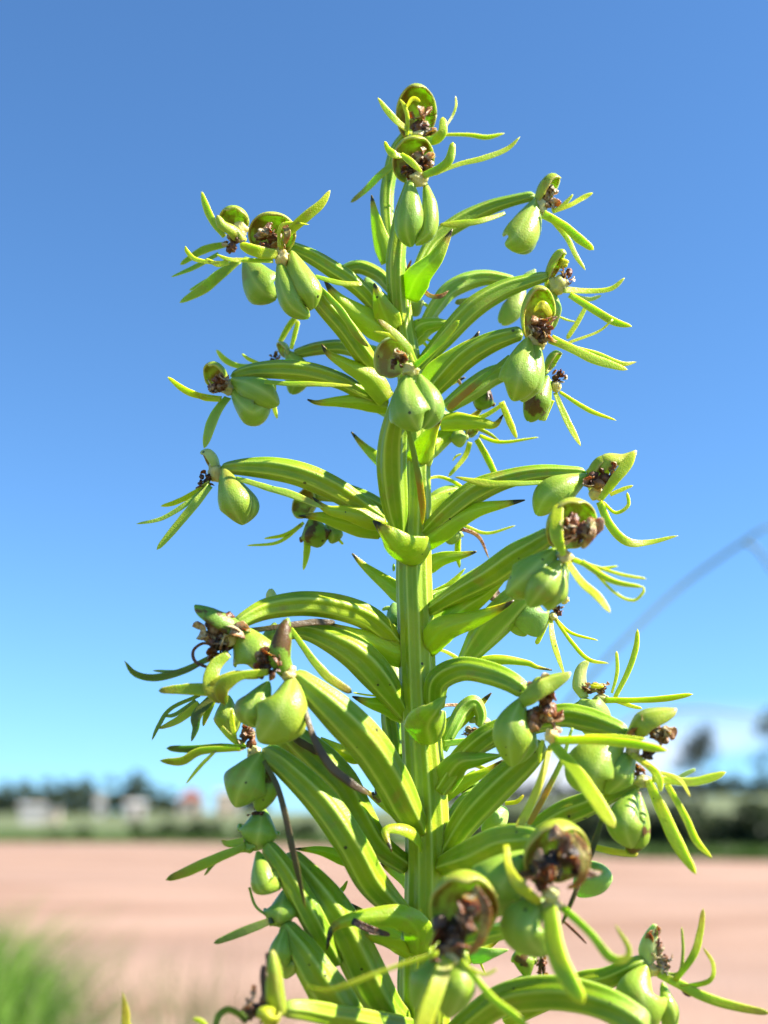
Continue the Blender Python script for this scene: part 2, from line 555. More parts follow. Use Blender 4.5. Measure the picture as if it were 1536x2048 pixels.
def grid_shell(G, thick, us):
    """closed thin body from a grid of points (nu, nv, 3)"""
    nu, nv = G.shape[:2]
    du, dv = np.gradient(G, axis=0), np.gradient(G, axis=1)
    Nn = np.cross(du, dv)
    ln = np.linalg.norm(Nn, axis=2)
    ln[ln < 1e-14] = 1
    Nn = Nn / ln[:, :, None]
    Nn[0] = Nn[1]; Nn[-1] = Nn[-2]
    top, bot = G + Nn * thick / 2, G - Nn * thick / 2
    vs_ = np.vstack([top.reshape(-1, 3), bot.reshape(-1, 3)])
    o = nu * nv
    fs_ = []
    for i in range(nu - 1):
        for j in range(nv - 1):
            a = i * nv + j
            fs_.append((a, a + nv, a + nv + 1, a + 1))
            fs_.append((o + a, o + a + 1, o + a + nv + 1, o + a + nv))
    for i in range(nu - 1):
        a = i * nv
        fs_.append((a, o + a, o + a + nv, a + nv))
        a = i * nv + nv - 1
        fs_.append((a, a + nv, o + a + nv, o + a))
    for j in range(nv - 1):
        fs_.append((j, j + 1, o + j + 1, o + j))
        a = (nu - 1) * nv + j
        fs_.append((a, o + a, o + a + 1, a + 1))
    u_ = list(np.repeat(us, nv)) * 2
    inn = [0.0] * o + [1.0] * o
    return vs_, fs_, u_, inn

def make_leaf(mid, width, n, arc, prof, thick, nu=22, nv=15, wave=0.0, fold=0.0, cosu=False):
    rows = [P(*m) for m in mid]
    c, us = spline(rows, nu * 4)
    if cosu:                                   # crowd the rows towards both ends so that they close round
        q = 0.5 - 0.5 * np.cos(np.linspace(0, math.pi, nu))
        q[0], q[-1] = q[1] * .12, 1 - (1 - q[-2]) * .12
    else:
        q = np.linspace(0, 1, nu)
    c = np.stack([np.interp(q, us, c[:, k]) for k in range(3)], 1)
    us = q
    T, N, A = frames(c, n)
    W = Wd(width, c[len(c) // 2]) / 2
    h = R_(arc) / 2
    sd = rng.uniform(0, 100)
    G = np.zeros((nu, nv, 3))
    rib = []
    for i in range(nu):
        w = max(W * prof(us[i]), 1.2e-5)
        hh = max(0.15, h)
        Rr = w / math.sin(min(hh, math.pi / 2))
        for j in range(nv):
            q = -1 + 2 * j / (nv - 1)
            ph = q * hh
            k = Rr * (math.cos(ph) - 1) - fold * w * abs(q) - (W * .22 * us[i] ** 6 if cosu else 0)
            wv = wave * w * mnoise.noise((us[i] * 5 + sd, q * 1.5, sd)) * (0.35 + abs(q))
            # A x T ordering chosen so that the first layer is the convex side
            G[i, j] = c[i] - A[i] * Rr * math.sin(ph) + N[i] * (k + wv)
    vs_, fs_, u_, inn = grid_shell(G, thick, us)
    q = np.abs(np.linspace(-1, 1, nv))
    rbq = np.clip(1 - q * 6, 0, 1) * 0.7 + np.clip((q - .86) / .14, 0, 1) * .9 + .15 * np.maximum(0, np.cos(q * math.pi * 5)) ** 6
    rb = list(np.tile(np.clip(rbq, 0, 1), nu)) * 2
    return vs_, fs_, u_, inn, rb

def prof_sepal(u):
    u = min(1, max(0, u))
    q = 2 * u ** 1.22 - 1
    return math.sqrt(max(0.0, 1 - q * q)) * (0.80 + 0.24 * min(1.0, u / .6))
def prof_bract(u):
    return min(1.0, (u + 0.22) / 0.45) ** 0.7 * max(0.0, 1 - u) ** 0.85 * 1.12 + 0.035 * (1 - u)
def prof_hoodflap(u):
    return min(1.0, (u + 0.3) / 0.6) * max(0.0, 1 - u ** 2.2) ** 0.6

# ------------------------------------------------------------------ orchid parts
def part_tube(name, parent, spec, mat, **k):
    v, f, u, r = make_tube(spec, **k)
    return link(name, loc(v), f, mat, parent, {'u': u, 'rib': r, 'inn': [0.0] * len(v)})

def flower(spec, mat=None, ribs=6, tw=None):
    spec = [(x, y, z, w * .915) for x, y, z, w in spec]
    return part_tube('flower', orchid, spec, mat or M_ovary, ribs=ribs, seg=44, ring=72, round_tip=0.05, rib_h=0.085,
                     twist=rng.uniform(-1.6, 1.6) if tw is None else tw)

def ovary(spec, mat=None):
    return part_tube('ovary', orchid, spec, mat or M_ovary, ribs=6, seg=40, ring=72, round_tip=0.05, rib_h=0.085, twist=rng.uniform(-1.4, 1.4))

def strap(parent, spec, mat=None, flat=0.32, n=None):
    nn = n or (rng.uniform(-.45, .45), rng.uniform(-.35, .5), 1)
    spec = [(x, y, z, w * .82) for x, y, z, w in spec]
    return part_tube('petal', parent, spec, mat or M_petal, flat=flat, n=nn, bend=rng.uniform(0.12, 0.34), seg=24, ring=14, wob=0.09)

def spur(parent, spec, mat=None):
    k = .68 if mat is M_spur_brown else (.85 if mat is not M_spur else 1.0)
    spec = [(x + rng.uniform(-3, 3), y + rng.uniform(-3, 3), z, w * k * rng.uniform(.85, 1.1)) for x, y, z, w in spec]
    return part_tube('spur', parent, spec, mat or M_spur, seg=36, ring=16, wob=0.22, round_tip=0.10, flat=.5, bend=.25,
                     n=(rng.uniform(-.5, .5), .4, 1))

def sepal(parent, mid, width, n=(0, 0, 1), arc=172, mat=None):
    z0, z1, m = mid[0][2], mid[-1][2], len(mid) - 1
    mid = [(x, y, z0 + (z1 - z0) * k / m + .38 * (z - z0 - (z1 - z0) * k / m) + (1.2 if 0 < k < m else 0)) for k, (x, y, z) in enumerate(mid)]
    v, f, u, i, r = make_leaf(mid, width, n, arc, prof_sepal, 0.00042, nu=30, nv=31, wave=0.05, cosu=True)
    return link('sepal', loc(v), f, mat or M_sepal, parent, {'u': u, 'rib': r, 'inn': i})

def bract(mid, width, n=(0, 0.3, 1), arc=84, mat=None, parent=None):
    v, f, u, i, r = make_leaf(mid, width, n, arc, prof_bract, 0.0003, nu=30, nv=27, wave=0.10, fold=0.12)
    return link('bract', loc(v), f, mat or M_bract, parent or orchid, {'u': u, 'rib': r, 'inn': [0.0] * len(v)})

def flap(parent, mid, width, n=(0, 1, 0.3), arc=150, mat=None):
    v, f, u, i, r = make_leaf(mid, width, n, arc, prof_hoodflap, 0.00035, nu=24, nv=17, wave=0.08)
    return link('hood', loc(v), f, mat or M_hood, parent, {'u': u, 'rib': r, 'inn': i})

def hood(parent, c, rx, ry, face, roll=0, depth=0.8, mat=None, low=52, high=108):
    """open helmet: shell around the back and top of the flower, mouth towards `face`"""
    cc = P(*c)
    a, b = Wd(rx, cc), Wd(ry, cc)
    F = unit(face)
    up = np.array([0, 1.0, 0])
    U = unit(up - np.dot(up, F) * F)
    Rr = np.cross(U, F)
    ro = R_(roll)
    U, Rr = U * math.cos(ro) + Rr * math.sin(ro), Rr * math.cos(ro) - U * math.sin(ro)
    dp = depth * (a + b) / 2
    nu, nv = 20, 49
    sd = rng.uniform(0, 100)
    G = np.zeros((nu, nv, 3))
    for j in range(nv):
        th = 2 * math.pi * j / (nv - 1)
        s = math.sin(th)
        pm = low + (high - low) * (0.5 + 0.5 * s) ** 0.7
        pm += 5 * mnoise.noise((math.cos(th) * 2 + sd, math.sin(th) * 2, 0)) + 14 * max(0, s) ** 24
        for i in range(nu):
            ph = R_(pm) * max(i / (nu - 1), 0.02)
            wv = 1 + 0.04 * mnoise.noise((math.cos(th) + sd, math.sin(th), ph * 2))
            G[i, j] = cc + wv * (a * math.sin(ph) * math.cos(th) * Rr + b * math.sin(ph) * math.sin(th) * U) - dp * math.cos(ph) * F
    us = np.linspace(0, 1, nu)
    v, f, u, i = grid_shell(G, 0.00035, us)
    # make sure the first layer is the outer one
    d0 = np.linalg.norm(v[nu // 2 * nv] - cc)
    d1 = np.linalg.norm(v[nu * nv + nu // 2 * nv] - cc)
    if d0 < d1:
        i = [1 - x for x in i]
        f = [tuple(reversed(q)) for q in f]
    return link('hood', loc(v), f, mat or M_hood, parent, {'u': u, 'rib': [0.0] * len(v), 'inn': i})

def blob(mb, c, ex, amp, fq, sd, nu=18, nv=24):
    vs_, fs_ = [], []
    for i in range(nu + 1):
        ph = math.pi * i / nu
        for j in range(nv):
            th = 2 * math.pi * j / nv
            d = np.array([math.sin(ph) * math.cos(th), math.cos(ph), math.sin(ph) * math.sin(th)])
            q = Vector(d * fq) + Vector((sd, 0, 0))
            m = 1 + amp * (mnoise.noise(q) * 1.0 + 0.6 * abs(mnoise.noise(q * 2.3)) - 0.1)
            vs_.append(c + d * ex * m)
    for i in range(nu):
        for j in range(nv):
            a, b = i * nv + j, i * nv + (j + 1) % nv
            fs_.append((a, a + nv, b + nv, b))
    mb.add(vs_, fs_, u=[0.5] * len(vs_))

def column(parent, c, rx, ry=None, mat=None, bits=5, hollow=True):
    """shrivelled brown column and anthers: crumpled lump with curled shreds"""
    ry = ry or rx
    cc = P(*c)
    a, b = Wd(rx, cc), Wd(ry, cc)
    mb = MB()
    sd = rng.uniform(0, 100)
    a, b = a * 1.18, b * 1.18
    dz = -.35 * min(a, b)
    for k in range(5):
        o = np.array([rng.uniform(-.55, .55) * a, rng.uniform(-.55, .55) * b, dz + rng.uniform(-.2, .1) * a])
        blob(mb, cc + o, np.array([a, b, (a + b) / 2]) * rng.uniform(0.26, 0.44), 0.5, 1.6, sd + k * 7, 14, 18)
    def shred(mbx, rd, r, fl):
        th = rng.uniform(0, 2 * math.pi)
        d = np.array([math.cos(th), math.sin(th), 0.0])
        ab = np.array([a, b, a])
        s_ = cc + d * ab * rd + np.array([0, 0, dz])
        m_ = cc + d * ab * (rd + rng.uniform(-.1, .2)) + np.array([rng.uniform(-.25, .25) * a, rng.uniform(-.1, .3) * b, rng.uniform(-.1, .22) * a])
        e_ = m_ + np.array([rng.uniform(-.4, .4) * a, rng.uniform(-.3, .4) * b, rng.uniform(-.2, .15) * a])
        v, f, u, rr = make_tube(None, ctrl=[[*s_, r], [*m_, r * 1.3], [*e_, r * .45]], seg=14, ring=12, flat=fl, wob=0.4, bend=.45,
                                n=(rng.uniform(-1, 1), rng.uniform(-1, 1), rng.uniform(.1, 1)))
        mbx.add(v, f, u=u)
    for k in range(max(2, bits - 2)):
        shred(mb, rng.uniform(.2, .6), min(a, b) * rng.uniform(.08, .18), .4)
    mp_ = MB()
    for k in range(7):
        shred(mp_, rng.uniform(.55, .85), min(a, b) * rng.uniform(.24, .46), .11)
    mp_.v = [tuple(p) for p in loc(np.array(mp_.v))]
    mp_.build('withered_tissue', M_paper if mat is not M_black else M_brown, parent)
    mb.v = [tuple(p) for p in loc(np.array(mb.v))]
    return mb.build('withered_column', mat or M_brown, parent)

def base(parent, c, rx, ry=None, mat=None):
    ry = ry or rx
    rx, ry = rx * .82, ry * .82
    cc = P(*c)
    a, b = Wd(rx, cc), Wd(ry, cc)
    mb = MB()
    blob(mb, cc, np.array([a, b, (a + b) / 2]), 0.42, 1.7, rng.uniform(0, 100))
    mb.v = [tuple(p) for p in loc(np.array(mb.v))]
    return mb.build('flower_base', mat or M_cream, parent)

#ORCHID_START
# ------------------------------------------------------------------ stem
reg('Z')
sp = [(796, 500, 0, 26), (799, 560, 0, 34), (806, 640, 0, 40), (822, 760, 0, 52), (830, 900, 0, 58), (832, 1000, 0, 60), (828, 1130, 0, 70), (832, 1250, 0, 72),
      (838, 1400, 0, 74), (850, 1560, 0, 84), (856, 1700, 0, 88), (855, 1850, 0, 92), (850, 2048, 0, 98)]
ctrl = to_ctrl(sp)
foot_cam = (np.array([ORG[0], ORG[1], ORG[2] - 0.02]) - CAMLOC) @ CAMROT
last = np.array(ctrl[-1][:3])
for t in (0.25, 0.5, 0.75, 1.0):
    ctrl.append([*(last * (1 - t) + foot_cam * t), ctrl[12][3] * (1 + .25 * t)])
v, f, u, r = make_tube(None, ctrl=ctrl, ribs=11, seg=170, ring=132, rib_h=0.04, twist=0.5, round_tip=0, wob=0.03)
link('stem', loc(v), f, M_stem, orchid, {'u': u, 'rib': r, 'inn': [0.0] * len(v)})

# ------------------------------------------------------------------ flowers, top to bottom
DK, TIP, YEL = M_petal_dark, M_petal_tip, M_petal_yellow
reg('A')
# topmost flower
f = flower([(430, 1400, -1, 60), (375, 1200, -3, 90), (358, 950, -5, 108), (380, 780, -5, 108), (430, 580, -4, 100), (540, 430, -2, 90)])
hood(f, (585, 300, 1), 152, 215, (0.12, -0.2, 1), low=60, high=105)
column(f, (620, 395, 3), 95, 105)
base(f, (610, 470, 2), 90, 45)
strap(f, [(560, 450, 3, 50), (440, 360, 6, 66), (350, 260, 7, 58), (288, 172, 8, 22)])
strap(f, [(515, 465, 4, 34), (518, 330, 5, 40), (495, 240, 5, 36), (460, 185, 4, 16)])
strap(f, [(510, 250, 4, 30), (560, 182, 6, 44), (618, 205, 6, 24)], YEL)
strap(f, [(640, 500, 3, 66), (720, 500, 5, 92), (785, 440, 6, 92), (790, 322, 6, 60)], flat=.6)
strap(f, [(800, 410, 3, 22), (860, 320, 2, 24), (890, 240, 2, 26), (888, 160, 2, 16)])
strap(f, [(700, 470, 0, 26), (850, 458, -1, 32), (1000, 462, -2, 40), (1130, 478, -3, 46), (1265, 448, -3, 20)])
# second flower, right below the first
f = flower([(455, 1900, 1, 120), (430, 1650, 3, 140), (430, 1400, 4, 150), (470, 1100, 4, 125), (540, 850, 4, 100), (570, 740, 5, 90)])
hood(f, (565, 660, 6), 160, 185, (0.25, -0.25, 1), low=60)
column(f, (640, 680, 8), 80)
column(f, (545, 735, 8), 55, mat=M_black)
base(f, (600, 800, 7), 95, 70)
strap(f, [(500, 625, 11, 40), (420, 612, 12, 76), (370, 570, 12, 54), (342, 508, 12, 28)])
strap(f, [(470, 605, 12, 36), (545, 670, 13, 72), (632, 748, 12, 26)])
strap(f, [(640, 775, 8, 70), (760, 720, 9, 84), (840, 650, 10, 84), (868, 515, 10, 60)], flat=.6)
strap(f, [(730, 765, 7, 24), (900, 690, 6, 44), (1100, 640, 5, 54), (1280, 570, 4, 46), (1384, 474, 4, 20)])
strap(f, [(420, 680, 2, 76), (300, 780, 0, 78), (190, 890, -2, 62), (80, 980, -4, 40)], TIP)
sepal(f, [(540, 815, 8), (520, 1000, 12), (510, 1190, 11), (545, 1325, 8)], 205, (-.2, .1, 1))
sepal(f, [(660, 830, 6), (710, 990, 9), (695, 1190, 9), (580, 1300, 8)], 125, (.4, 0, 1))
bract([(370, 1440, 0), (300, 1220, 1), (262, 1050, 2), (243, 925, 2)], 150, (-.2, 0.1, 1))
bract([(515, 1720, 2), (600, 1540, 6), (740, 1390, 8), (862, 1185, 8)], 230, (.1, .3, 1))
bract([(400, 1960, 3), (340, 1830, 5), (290, 1700, 6), (263, 1600, 6)], 220, (-.3, .2, 1))
strap(f, [(590, 1590, 0, 30), (680, 1690, 2, 46), (770, 1700, 3, 44), (836, 1655, 3, 18)], M_rust)
strap(f, [(520, 1600, 0, 30), (520, 1500, 1, 34), (548, 1420, 1, 16)], M_rust)
f = flower([(400, 1650, -3, 90), (300, 1540, -5, 110), (150, 1475, -6, 110), (20, 1510, -7, 90), (-60, 1580, -8, 60)])
sepal(f, [(200, 1560, -8), (230, 1640, -7), (260, 1760, -7)], 150, mat=M_sepal_pale)
sepal(f, [(560, 1650, -5), (570, 1740, -4), (600, 1850, -5)], 170, (0.2, 0, 1), mat=M_sepal_pale)

# flower at the upper right, side view
reg('C')
f = flower([(250, 600, -1, 60), (340, 430, -3, 80), (480, 320, -4, 95), (640, 240, -4, 86), (780, 195, -3, 66), (910, 165, -2, 58)])
sepal(f, [(915, 185, 0), (850, 300, 4), (790, 395, 5), (735, 435, 3)], 180, (-.2, .2, 1))
sepal(f, [(935, 240, -2), (895, 350, 0), (850, 430, 1), (780, 460, 1)], 130, (.2, -.2, 1))
hood(f, (985, 165, 0), 70, 112, (0.85, -0.35, .45), roll=-8)
column(f, (990, 190, 1), 50, 52)
base(f, (940, 235, 0), 40, 55)
strap(f, [(1000, 255, 1, 44), (1100, 220, 1, 38), (1170, 180, 0, 42), (1224, 152, 0, 22)])
strap(f, [(1020, 252, 2, 22), (1080, 200, 2, 26), (1114, 160, 2, 12)])
strap(f, [(950, 270, 2, 60), (1060, 330, 2, 52), (1140, 400, 2, 62), (1228, 466, 2, 40)])
strap(f, [(990, 290, 1, 40), (1080, 400, 1, 38), (1130, 500, 1, 36), (1182, 578, 1, 16)])
spur(f, [(740, 265, 0, 26), (600, 310, 2, 38), (470, 328, 2, 48), (380, 325, 2, 34)], M_spur_green)
# the one below it
f = flower([(260, 1120, 0, 70), (400, 960, 2, 105), (560, 790, 3, 125), (720, 690, 3, 110), (860, 640, 3, 82), (985, 605, 3, 55)])
hood(f, (1020, 585, 3), 48, 125, (0.85, -.45, .4), roll=-22, depth=.6)
column(f, (1078, 615, 4), 36, 50)
base(f, (1060, 540, 4), 34, 30, YEL)
base(f, (1035, 660, 3), 60, 62)
strap(f, [(1060, 685, 4, 56), (1200, 692, 3, 42), (1320, 680, 3, 36), (1398, 618, 3, 18)])
strap(f, [(1095, 712, 4, 44), (1220, 790, 5, 52), (1340, 860, 5, 52), (1438, 886, 5, 24)])
strap(f, [(1110, 715, 3, 24), (1200, 737, 3, 30), (1270, 716, 3, 18)], M_hood_pale)
sepal(f, [(985, 650, 2), (1015, 780, 3), (1005, 900, 1)], 100, (.3, 0, 1))
strap(f, [(1190, 765, 0, 30), (1140, 860, 0, 36), (1078, 955, 0, 36)])
# front right flower
f = flower([(330, 1260, 3, 80), (400, 1180, 5, 112), (520, 1060, 8, 130), (650, 980, 10, 120), (780, 935, 12, 92), (840, 920, 12, 80)])
hood(f, (930, 835, 13), 98, 165, (0.45, -.12, .9), roll=-4, depth=.75)
column(f, (945, 905, 16), 66, 72)
strap(f, [(900, 800, 16, 26), (945, 765, 18, 60), (995, 830, 17, 40)], YEL)
sepal(f, [(865, 950, 14), (830, 1080, 19), (810, 1200, 19), (780, 1300, 15)], 215, (-.15, 0.1, 1))
sepal(f, [(925, 965, 13), (930, 1090, 17), (900, 1220, 17), (840, 1305, 14)], 140, (.45, 0, .9))
base(f, (905, 975, 13), 75, 50)
strap(f, [(990, 955, 14, 72), (1090, 1000, 15, 62), (1240, 1070, 15, 72), (1414, 1124, 15, 36)])
strap(f, [(1120, 1000, 14, 22), (1250, 1040, 14, 40), (1380, 1090, 14, 32), (1464, 1080, 13, 12)])
strap(f, [(1332, 848, 12, 14), (1250, 915, 12, 18), (1080, 978, 13, 22)], M_petal)
spur(f, [(770, 1050, 10, 24), (680, 1120, 9, 28), (560, 1220, 8, 36), (420, 1340, 7, 44)], M_spur)
# right, behind the front flower
f = flower([(420, 1330, 0, 80), (560, 1230, 0, 120), (690, 1150, 0, 112), (850, 1120, 1, 84), (980, 1140, 2, 50)], M_ovary_pale)
sepal(f, [(975, 1160, 4), (925, 1270, 7), (870, 1405, 5)], 135, (-.1, .1, 1), mat=M_sepal_brown)
sepal(f, [(990, 1180, 3), (970, 1280, 5), (945, 1400, 4)], 85, (.4, 0, 1))
hood(f, (1010, 1090, 3), 45, 70, (.85, -.35, .4))
column(f, (1035, 1165, 3), 34, 36)
base(f, (1020, 1215, 3), 34, 34)
strap(f, [(1015, 1250, 3, 34), (1070, 1380, 3, 48), (1110, 1460, 3, 46), (1157, 1544, 3, 16)])
strap(f, [(1040, 1245, 3, 22), (1200, 1345, 3, 32), (1352, 1402, 3, 12)])
strap(f, [(1000, 1290, 2, 32), (950, 1405, 2, 32)])
sepal(f, [(640, 1210, -3), (620, 1280, -2), (590, 1345, -3)], 135, (0, .1, 1), mat=M_sepal_brown)
strap(f, [(560, 1400, -4, 34), (640, 1370, -4, 34), (740, 1305, -4, 26)])
strap(f, [(720, 1300, -5, 42), (770, 1420, -5, 46), (805, 1502, -5, 22)])
# bright backlit arch behind
f = flower([(310, 860, -3, 70), (360, 780, -4, 84), (430, 695, -5, 100), (530, 640, -6, 105), (650, 618, -6, 84), (800, 640, -6, 60)], M_ovary_pale)
flap(f, [(800, 645, -6), (850, 605, -5), (905, 575, -5)], 80, (0, 1, .6), mat=M_hood_pale)
base(f, (830, 640, -7), 40, 34)
sepal(f, [(840, 640, -6), (800, 760, -5), (722, 866, -4)], 105, mat=M_sepal_pale)
strap(f, [(680, 705, -3, 36), (570, 738, -3, 46), (465, 757, -3, 40)], M_petal_tip)
strap(f, [(1030, 830, -4, 16), (1080, 850, -4, 16), (1130, 862, -4, 10)])
strap(f, [(250, 920, -4, 34), (300, 980, -4, 22), (332, 1012, -4, 12)])
strap(f, [(280, 940, -4, 20), (330, 965, -4, 18), (375, 972, -4, 10)])
# small back flower
f = flower([(300, 1330, -3, 60), (400, 1380, -5, 70), (500, 1420, -6, 60), (560, 1450, -7, 46)], M_ovary_pale)
sepal(f, [(480, 1440, -6), (490, 1495, -5), (497, 1550, -6)], 95, mat=M_sepal_pale)
hood(f, (565, 1465, -7), 42, 46, (.6, -.3, .6), mat=M_hood_pale)
strap(f, [(600, 1485, -7, 26), (720, 1520, -7, 26), (925, 1494, -8, 12)])
strap(f, [(585, 1505, -7, 38), (640, 1600, -7, 46), (690, 1705, -7, 42)])
strap(f, [(548, 1520, -7, 36), (520, 1600, -7, 36), (430, 1710, -6, 22)])
strap(f, [(500, 1585, -7, 14), (470, 1600, -7, 16), (452, 1625, -7, 8)])

# front centre flower on the stem
reg('J')
f = flower([(645, 1800, 3, 80), (605, 1600, 5, 200), (575, 1300, 8, 244), (580, 1050, 11, 232), (620, 850, 14, 195), (680, 620, 17, 135), (690, 520, 18, 120)], tw=0.35)
hood(f, (570, 395, 18), 140, 172, (0.4, -.1, 1), roll=10, depth=.7, mat=M_hood_pale)
column(f, (625, 415, 20), 70, 76)
base(f, (720, 480, 19), 85, 62)
strap(f, [(765, 410, 20, 44), (700, 300, 22, 84), (600, 190, 23, 80), (462, 74, 24, 50)], TIP)
strap(f, [(750, 420, 21, 30), (680, 290, 22, 38), (560, 205, 22, 42), (434, 170, 22, 16)])
strap(f, [(755, 450, 20, 66), (880, 340, 22, 58), (1000, 220, 23, 72), (1114, 80, 24, 56)], TIP)
sepal(f, [(690, 525, 19), (690, 680, 24), (730, 850, 25), (800, 975, 21)], 320, (-.1, .12, 1))
sepal(f, [(800, 520, 18), (890, 650, 21), (915, 800, 21), (830, 950, 20)], 230, (.35, .1, .9))
spur(f, [(685, 880, 15, 36), (740, 1100, 13, 52), (790, 1350, 11, 62), (820, 1560, 9, 60), (822, 1720, 7, 26)], M_spur)
bract([(780, 1310, 1), (825, 1130, 4), (885, 1000, 6), (970, 860, 7)], 250, (.2, 0, 1))
bract([(760, 2040, 3), (640, 1950, 8), (540, 1820, 10), (425, 1685, 10)], 400, (-.35, -.3, 1), arc=150)
bract([(540, 720, 3), (400, 540, 5), (200, 425, 6), (70, 350, 6), (12, 275, 6)], 205, (0, .2, 1))
bract([(540, 780, 1), (350, 740, 2), (150, 735, 2), (-20, 742, 2), (-100, 716, 2)], 150, (0, -.2, 1))
bract([(960, 900, 1), (1100, 880, 2), (1300, 900, 3), (1400, 915, 3), (1464, 840, 3)], 170, (0, .3, 1))
bract([(820, 640, 3), (960, 460, 6), (1130, 315, 7), (1230, 240, 7), (1272, 170, 7)], 215, (.1, .3, 1))
bract([(705, 230, 0), (800, 120, 1), (950, 95, 2), (1090, 120, 2)], 150, (0, .3, 1), mat=M_ovary)

# ------------------------------------------------------------------ left side, upper
reg('B')
f = flower([(1560, 1000, 0, 80), (1480, 850, 2, 110), (1350, 720, 4, 125), (1200, 620, 5, 125), (1050, 530, 5, 110), (850, 450, 4, 80), (620, 410, 2, 60)])
hood(f, (515, 285, 2), 104, 102, (-.35, -.5, .8), mat=M_hood)
base(f, (560, 350, 2), 60, 70)
column(f, (505, 445, 4), 52, 76)
flap(f, [(600, 420, 3), (520, 340, 5), (440, 300, 6), (400, 250, 6)], 110, (0, .6, .8), mat=M_hood)
sepal(f, [(590, 545, 4), (640, 670, 8), (720, 780, 8), (815, 835, 6)], 260, (-.2, -.1, 1))
strap(f, [(450, 395, 3, 42), (370, 290, 3, 64), (320, 180, 3, 60), (290, 80, 3, 24)])
strap(f, [(455, 450, 0, 54), (300, 490, 0, 68), (140, 592, -1, 34)], M_ovary)
strap(f, [(410, 515, 0, 44), (240, 610, 0, 54), (75, 678, -1, 18)], M_ovary)
strap(f, [(550, 560, 1, 64), (420, 660, 1, 94), (300, 760, 0, 94), (135, 858, -1, 34)], M_ovary)
strap(f, [(360, 680, -1, 26), (290, 720, -1, 30), (205, 772, -1, 20)], M_ovary)
f = flower([(1520, 1340, 1, 90), (1420, 1220, 5, 148), (1300, 1050, 8, 150), (1150, 880, 10, 140), (1010, 700, 11, 110), (870, 560, 11, 90)])
hood(f, (785, 380, 11), 160, 150, (0.1, -.2, 1), low=66)
column(f, (755, 425, 13), 105, 70)
strap(f, [(860, 300, 14, 40), (890, 370, 15, 60), (870, 450, 14, 30)], M_rust)
base(f, (850, 540, 12), 62, 70)
strap(f, [(840, 490, 13, 32), (880, 390, 14, 62), (1000, 270, 15, 92), (1120, 170, 15, 74), (1188, 70, 15, 34)])
strap(f, [(832, 470, 14, 26), (835, 340, 15, 32), (900, 300, 15, 28), (1042, 312, 15, 12)])
strap(f, [(820, 520, 13, 74), (680, 500, 15, 104), (555, 448, 16, 64)])
strap(f, [(790, 565, 13, 44), (600, 560, 14, 46), (480, 555, 15, 42), (392, 518, 15, 18)], M_petal)
strap(f, [(480, 573, 15, 54), (400, 588, 15, 52), (318, 548, 15, 14)], M_petal)
strap(f, [(420, 575, 15, 30), (340, 575, 15, 36), (240, 550, 15, 42), (190, 500, 15, 36), (176, 460, 15, 18)])
sepal(f, [(825, 580, 12), (845, 730, 16), (915, 880, 16), (1040, 965, 13)], 160, (-.4, 0, .9))
sepal(f, [(920, 500, 12), (990, 640, 16), (1060, 780, 17), (1075, 900, 14)], 185, (.2, .2, 1))
sepal(f, [(900, 850, 11), (980, 910, 12), (1075, 900, 12)], 150, (0, -.8, .6), mat=M_sepal_brown)
spur(f, [(1080, 675, 12, 40), (1250, 720, 12, 52), (1410, 732, 11, 40)], M_spur_green)
spur(f, [(1110, 740, 12, 30), (1250, 900, 13, 60), (1380, 1090, 12, 64), (1460, 1168, 11, 26)], M_petal_tip)
bract([(1640, 1080, 2), (1400, 940, 4), (1250, 830, 5), (1145, 700, 5)], 220, (0, .2, 1))
# behind, lower left
f = flower([(1480, 1240, -3, 90), (1400, 1200, -5, 104), (1250, 1165, -7, 104), (1080, 1180, -8, 94), (930, 1220, -8, 70)])
hood(f, (850, 1195, -8), 60, 62, (-.85, -.2, .45), mat=M_hood_pale)
column(f, (800, 1248, -8), 30, 34, M_black)
sepal(f, [(880, 1190, -8), (950, 1300, -7), (945, 1400, -7), (915, 1492, -7)], 165, (0, 0, 1))
strap(f, [(838, 1130, -9, 44), (900, 1020, -9, 54), (955, 950, -9, 44)])
strap(f, [(915, 1180, -9, 34), (940, 1080, -9, 42), (965, 980, -9, 40)])
strap(f, [(700, 1300, -8, 44), (560, 1300, -8, 46), (460, 1260, -8, 54), (392, 1184, -8, 28)])
strap(f, [(720, 1295, -8, 34), (620, 1250, -8, 32), (570, 1212, -8, 16)])
strap(f, [(790, 1430, -6, 52), (790, 1550, -6, 52), (818, 1668, -6, 22)])
# left flower
f = flower([(1580, 1570, 0, 80), (1400, 1480, 2, 104), (1250, 1400, 3, 122), (1050, 1342, 4, 140), (850, 1322, 4, 140), (650, 1332, 3, 110), (490, 1370, 2, 60)])
hood(f, (380, 1395, 3), 100, 124, (-.6, -.3, .8), roll=12, depth=.7)
column(f, (395, 1415, 5), 64, 66)
base(f, (475, 1450, 3), 52, 66)
sepal(f, [(500, 1390, 4), (620, 1425, 8), (740, 1485, 8), (838, 1565, 5)], 215, (0, .3, 1))
sepal(f, [(500, 1470, 3), (570, 1565, 7), (660, 1620, 7), (775, 1530, 5)], 220, (0, -.3, 1))
strap(f, [(430, 1525, 4, 44), (300, 1510, 5, 54), (180, 1470, 6, 62), (52, 1374, 6, 30)])
strap(f, [(420, 1535, 5, 38), (300, 1520, 5, 42), (218, 1476, 5, 14)])
strap(f, [(475, 1520, 3, 72), (410, 1600, 4, 92), (360, 1700, 5, 104), (330, 1800, 5, 84), (306, 1875, 4, 34)], M_sepal)
spur(f, [(730, 1410, 8, 40), (900, 1425, 9, 46), (1100, 1430, 9, 46), (1345, 1436, 8, 24)], M_spur_green)

